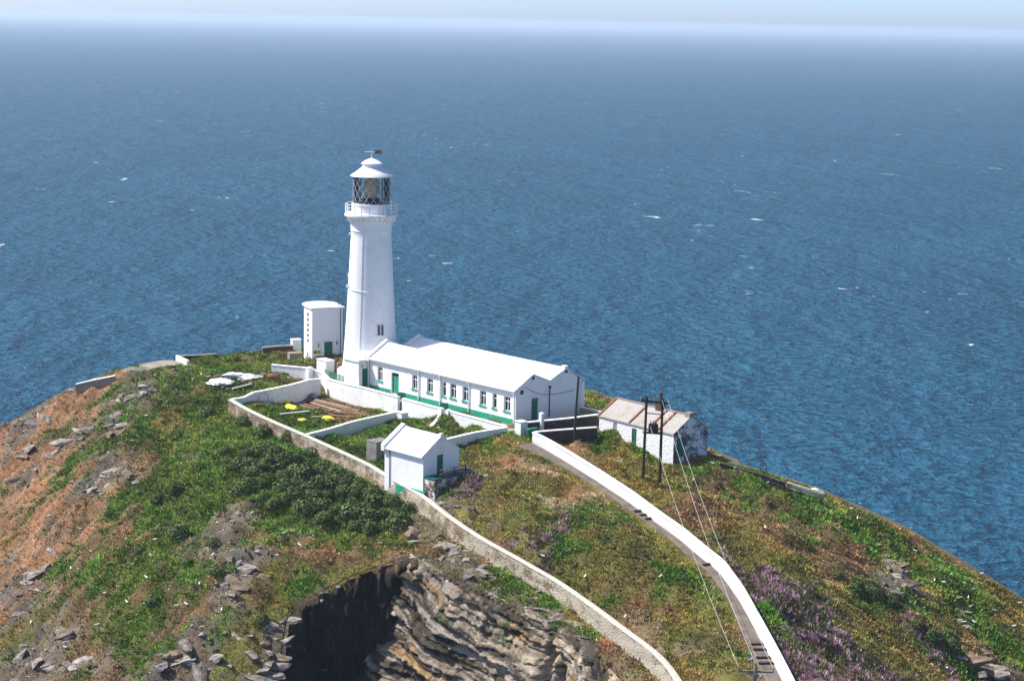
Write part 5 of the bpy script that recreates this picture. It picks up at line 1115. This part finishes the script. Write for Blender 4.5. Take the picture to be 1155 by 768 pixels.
# low scrub domes, too many to count
def dome_leaves(x, y, rad, base_col, seed, per=70, leaf=.11, squash=.7):
    r = np.random.default_rng(seed); n = len(x); z = bil(HT, x, y)
    ph = r.uniform(0, 2 * math.pi, (n, per)); ct = r.uniform(-.15, 1, (n, per)); st_ = np.sqrt(1 - ct ** 2); rr = rad[:, None] * r.uniform(.72, 1.08, (n, per))
    c = np.stack([x[:, None] + rr * st_ * np.cos(ph), y[:, None] + rr * st_ * np.sin(ph), z[:, None] + rr * squash * ct], -1)
    nrm = np.stack([st_ * np.cos(ph), st_ * np.sin(ph), ct], -1) + r.normal(0, .55, (n, per, 3)); nrm /= np.linalg.norm(nrm, axis=-1, keepdims=True)
    t = np.cross(nrm, r.normal(size=(n, per, 3))); t /= np.linalg.norm(t, axis=-1, keepdims=True); b_ = np.cross(nrm, t); L = leaf * r.uniform(.6, 1.5, (n, per, 1))
    V = np.stack([c + L * t, c + L * .7 * b_, c - L * t, c - L * .7 * b_], 2).reshape(-1, 3); F = np.arange(len(V)).reshape(-1, 4)
    cc = base_col[:, None, :] * np.exp(r.normal(0, .28, (n, per, 1))); return V, F, np.repeat(cc.reshape(-1, 3), 4, 0)
x, y, W, r = scatter(14000, 51); pg = W[CLS.index('G')] * .30 + W[CLS.index('D')] * .3 + W[CLS.index('O')] * .10 + W[CLS.index('H')] * .25 + W[CLS.index('B')] * .10
k = r.random(len(x)) < pg; x, y, W = x[k], y[k], W[:, k]
bc = (W[:, :, None] * np.array([ALB[c] for c in CLS])[:, None, :]).sum(0) * .9 * np.exp(1.6 * fbm(x / 3, y / 3, 0, 3, 84))[:, None]
V, F, c = dome_leaves(x, y, np.exp(r.normal(-.95, .35, len(x))), bc, 52, 60, .10)
tag(raw_mesh('low_scrub', V, F, 'leaf', smooth=False, col=c), 'low rounded scrub growing among the grass', 'scrub', kind='stuff')
# ------------------------------------------------------------------ bushes: single dark shrubs and the thicket under the wall
def bush_mesh(seed, n=520):
    r = np.random.default_rng(seed); ph = r.uniform(0, 2 * math.pi, n); ct = r.uniform(-.25, 1, n); st_ = np.sqrt(1 - ct ** 2); d = np.stack([st_ * np.cos(ph), st_ * np.sin(ph), ct], 1)
    lob = 1 + .55 * fbm(d[:, 0] * 2.2 + seed, d[:, 1] * 2.2, d[:, 2] * 2.2, 3, seed); rr = lob * r.uniform(.78, 1.05, n) ; c = d * rr[:, None] * np.array([1, 1, .95]); c[:, 2] += .25
    nrm = d + r.normal(0, .33, (n, 3)); nrm /= np.linalg.norm(nrm, axis=1)[:, None]; t = np.cross(nrm, r.normal(size=(n, 3))); t /= np.linalg.norm(t, axis=1)[:, None]; b_ = np.cross(nrm, t); L = .115 * r.uniform(.6, 1.4, (n, 1))
    V = np.stack([c + L * t, c + L * .6 * b_, c - L * t, c - L * .6 * b_], 1).reshape(-1, 3); F = np.arange(len(V)).reshape(-1, 4)
    base_ = np.array([[.062, .090, .026]]) * np.exp(r.normal(0, .35, (n, 1))) * (1 + .3 * r.normal(size=(n, 3)) * np.array([.6, .3, .5]))
    o = raw_mesh('foliage', V, F, 'leaf', smooth=False, col=np.repeat(np.clip(base_, .005, .3), 4, 0)); me = o.data; bpy.data.objects.remove(o); return me
def stem_mesh(seed):
    r = np.random.default_rng(seed); mb = MB()
    for i in range(4):
        a = r.uniform(0, 6.3); mb.tube([(0, 0, -.3), (.2 * math.cos(a), .2 * math.sin(a), .25), (.55 * math.cos(a), .55 * math.sin(a), .6)], .05, 5, .02)
    me = bpy.data.meshes.new('stem'); me.from_pydata(mb.v, [], mb.f); me.materials.append(MAT['wood_pole']); return me
bushes = [bush_mesh(200 + i) for i in range(6)]; stems = [stem_mesh(i) for i in range(3)]
br = np.random.default_rng(77)
def bush(u, v, rad, label, group=None, name='bush'):
    q = G(u, v); e = empty(name, (q[0], q[1], ground(q[0], q[1])), br.uniform(0, 6.3)); s = rad * br.uniform(.92, 1.08); e.scale = (s, s * br.uniform(.85, 1.15), s * br.uniform(.85, 1.1)); tag(e, label, 'bush', group)
    f = bpy.data.objects.new('foliage', bushes[int(br.integers(6))]); C.objects.link(f); f.parent = e; t = bpy.data.objects.new('stem', stems[int(br.integers(3))]); C.objects.link(t); t.parent = e
SOLO = [(234, 470, 1.2, 'dark round bush standing alone on the green slope above the thicket'), (276, 480, 1.15, 'dark bush nearest the outer corner of the boundary wall'), (296, 492, 1.25, 'tall dark bush touching the boundary wall face'), (327, 497, 1.0, 'dark bush against the boundary wall, just right of the tallest one'), (351, 515, 1.1, 'dark bush high under the wall at the top of the thicket'),
        (253, 512, .95, 'dark bush on the slope left of the thicket'), (255, 525, .8, 'small dark bush just below the slope bush left of the thicket'), (283, 538, 1.1, 'dark bush at the left end of the thicket'), (198, 557, 1.15, 'large dark bush on the lower green slope'), (176, 567, .85, 'dark bush left of the large lower slope bush'), (202, 608, 1.2, 'round dark bush in the middle of the bottom left slope'), (157, 624, .8, 'small dark bush left of the round bottom slope bush'), (174, 682, .85, 'small dark bush low down on the bottom left slope'), (245, 648, .7, 'small dark bush beside the pale rock outcrop'), (178, 563, .6, 'smallest dark bush next to the lower slope pair'),
        (212, 637, .6, 'tiny dark bush between slope grass and rock outcrop'), (240, 617, .8, 'dark bush above the pale rock outcrop'), (295, 705, .8, 'dark bush at the brink left of the black cliff'), (965, 668, 1.0, 'dark bush in the line of scrub right of the heather, upper end'), (985, 672, 1.1, 'dark bush in the line of scrub right of the heather, middle'), (1005, 682, 1.0, 'dark bush in the line of scrub right of the heather, lower end'), (1052, 722, 1.2, 'dark bush at the gully on the right slope, upper one'), (1072, 735, 1.2, 'dark bush at the gully on the right slope, lower one'), (1035, 708, 1.0, 'dark bush between scrub line and gully'), (945, 652, .8, 'small dark bush above the scrub line right of the heather')]
for a in SOLO: bush(*a)
tz_ = []
for i in range(700):
    t = br.random(); u = 285 + t * 165 + br.normal(0, 14); top = np.interp(u, [280, 330, 384, 438, 483], [500, 512, 532, 556, 580]); v = top + 8 + 62 * br.random() * np.interp(u, [280, 330, 420, 460], [.9, 1, .75, .4])
    if all((u - a) ** 2 / 1.6 + (v - b) ** 2 > 105 for a, b, _ in tz_) and len(tz_) < 56 and u < 462: tz_.append((u, v, v - top))
for u, v, t in tz_: bush(u, v, float(np.clip(np.exp(br.normal(.0, .28)), .6, 1.6)), 'dark green bush in the %s of the thicket below the boundary wall, %s' % ('upper row' if t < 22 else 'middle' if t < 42 else 'lower fringe', 'left third' if u < 335 else 'middle third' if u < 390 else 'right third'), 'bushes in the thicket below the boundary wall')
# ------------------------------------------------------------------ gulls
def gull_mesh():
    mb = MB(); ring = [(-.34, .055, .012, .17), (-.26, .05, .03, .17), (-.12, .085, .075, .17), (.02, .10, .095, .17), (.13, .085, .09, .19), (.20, .05, .055, .25), (.24, .052, .055, .30), (.29, .05, .052, .315), (.335, .018, .02, .305)]; n = 8; vs = []; fs = []
    for xx, a, b_, zz in ring:
        for k in range(n): t = 2 * math.pi * k / n; vs.append((xx, a * math.cos(t), zz + b_ * math.sin(t)))
    for i in range(len(ring) - 1):
        for k in range(n): fs.append((i * n + k, i * n + (k + 1) % n, (i + 1) * n + (k + 1) % n, (i + 1) * n + k))
    fs += [tuple(range(n - 1, -1, -1)), tuple((len(ring) - 1) * n + k for k in range(n))]; mb.add(vs, fs)
    me = bpy.data.meshes.new('gull'); me.from_pydata(mb.v, [], mb.f); me.polygons.foreach_set('use_smooth', [True] * len(me.polygons)); me.materials.append(MAT['gull_white']); return me
def wing_mesh(s):
    mb = MB().add([(.12, s * .095, .23), (-.05, s * .112, .235), (-.40, s * .035, .185), (-.22, s * .09, .13), (.02, s * .118, .14), (.12, s * .105, .17)], [(0, 1, 2, 3, 4, 5) if s < 0 else (5, 4, 3, 2, 1, 0)])
    me = bpy.data.meshes.new('wing'); me.from_pydata(mb.v, [], mb.f); me.materials.append(MAT['gull_grey']); return me
def legs_mesh():
    mb = MB().tube([(0, .03, 0), (.01, .03, .1)], .008, 4).tube([(0, -.03, 0), (.01, -.03, .1)], .008, 4).tube([(.33, 0, .305), (.40, 0, .295)], .014, 4, .005); me = bpy.data.meshes.new('legs'); me.from_pydata(mb.v, [], mb.f); me.materials.append(MAT['orange']); return me
gm, gwl, gwr, gl_ = gull_mesh(), wing_mesh(1), wing_mesh(-1), legs_mesh()
GULLS = {'white gull resting on the left slope grass': '188,457 228,470 175,426 227,425 94,440 105,432 43,470 60,462 125,475 150,500 165,472 320,606 338,618 290,628 150,640 118,674 143,683 199,688 210,685 110,708 35,706 80,645 240,630 175,612 268,585 260,560 225,663 250,692 165,655 90,600 55,585',
         'white gull resting on the turf between the walls': '548,541 590,564 518,602 612,632 745,655 660,655 705,700 590,520',
         'white gull resting on the right hand slope': '692,507 698,525 804,526 829,531 865,548 782,544 863,599 959,590 967,588 995,580 1027,599 1030,607 1032,625 1018,639 1054,658 1064,660 1088,661 1098,668 1092,677 1122,692 1143,710 1087,705 1098,705 1068,757 1073,651 1107,650 888,551 970,571 960,577 1150,683'}
for lab, s_ in GULLS.items():
    for tok in s_.split():
        u, v = map(float, tok.split(',')); q = G(u, v)
        o = bpy.data.objects.new('gull', gm); C.objects.link(o); o.location = (q[0], q[1], ground(q[0], q[1]) + .22); o.rotation_euler = (0, 0, br.uniform(0, 6.3)); o.scale = (.82,) * 3; tag(o, lab, 'gull', 'gulls on the slopes')
        for nm, me in (('wing', gwl), ('wing', gwr), ('legs', gl_)):
            c_ = bpy.data.objects.new(nm, me); C.objects.link(c_); c_.parent = o
for u, v, lab in ((140, 205, 'white gull flying low over the sea left of the tower'), (1, 279, 'white gull flying at the left edge over the sea')):
    p = PY(u, v, 300); e = empty('gull', tuple(p), br.uniform(0, 1)); tag(e, lab, 'gull'); e.scale = (1.6,) * 3
    b_ = bpy.data.objects.new('body', gm); C.objects.link(b_); b_.parent = e
    for s in (1, -1): MB().add([(.1, s * .06, .24), (.12, s * .35, .32), (0, s * .72, .27), (-.06, s * .36, .31), (-.1, s * .06, .23)], [(0, 1, 3, 4), (1, 2, 3)]).build('wing', 'gull_white', e)
# ------------------------------------------------------------------ haze over the sea
hz_m = bpy.data.materials.new('sea_haze'); hz_m.use_nodes = True; nt = hz_m.node_tree; nt.nodes.clear(); o_n = N(nt, 'ShaderNodeOutputMaterial'); pv = N(nt, 'ShaderNodeVolumePrincipled')
pv.inputs['Color'].default_value = (0.74, 0.85, 0.97, 1); pv.inputs['Density'].default_value = 1.05e-4; pv.inputs['Anisotropy'].default_value = 0.2; nt.links.new(pv.outputs[0], o_n.inputs['Volume'])
tag(MB().box(-s_big, s_big, -3200, s_big, -7.5, 91.0).build('haze', hz_m), 'thin pale sea haze thickening towards the horizon', 'haze', kind='stuff')
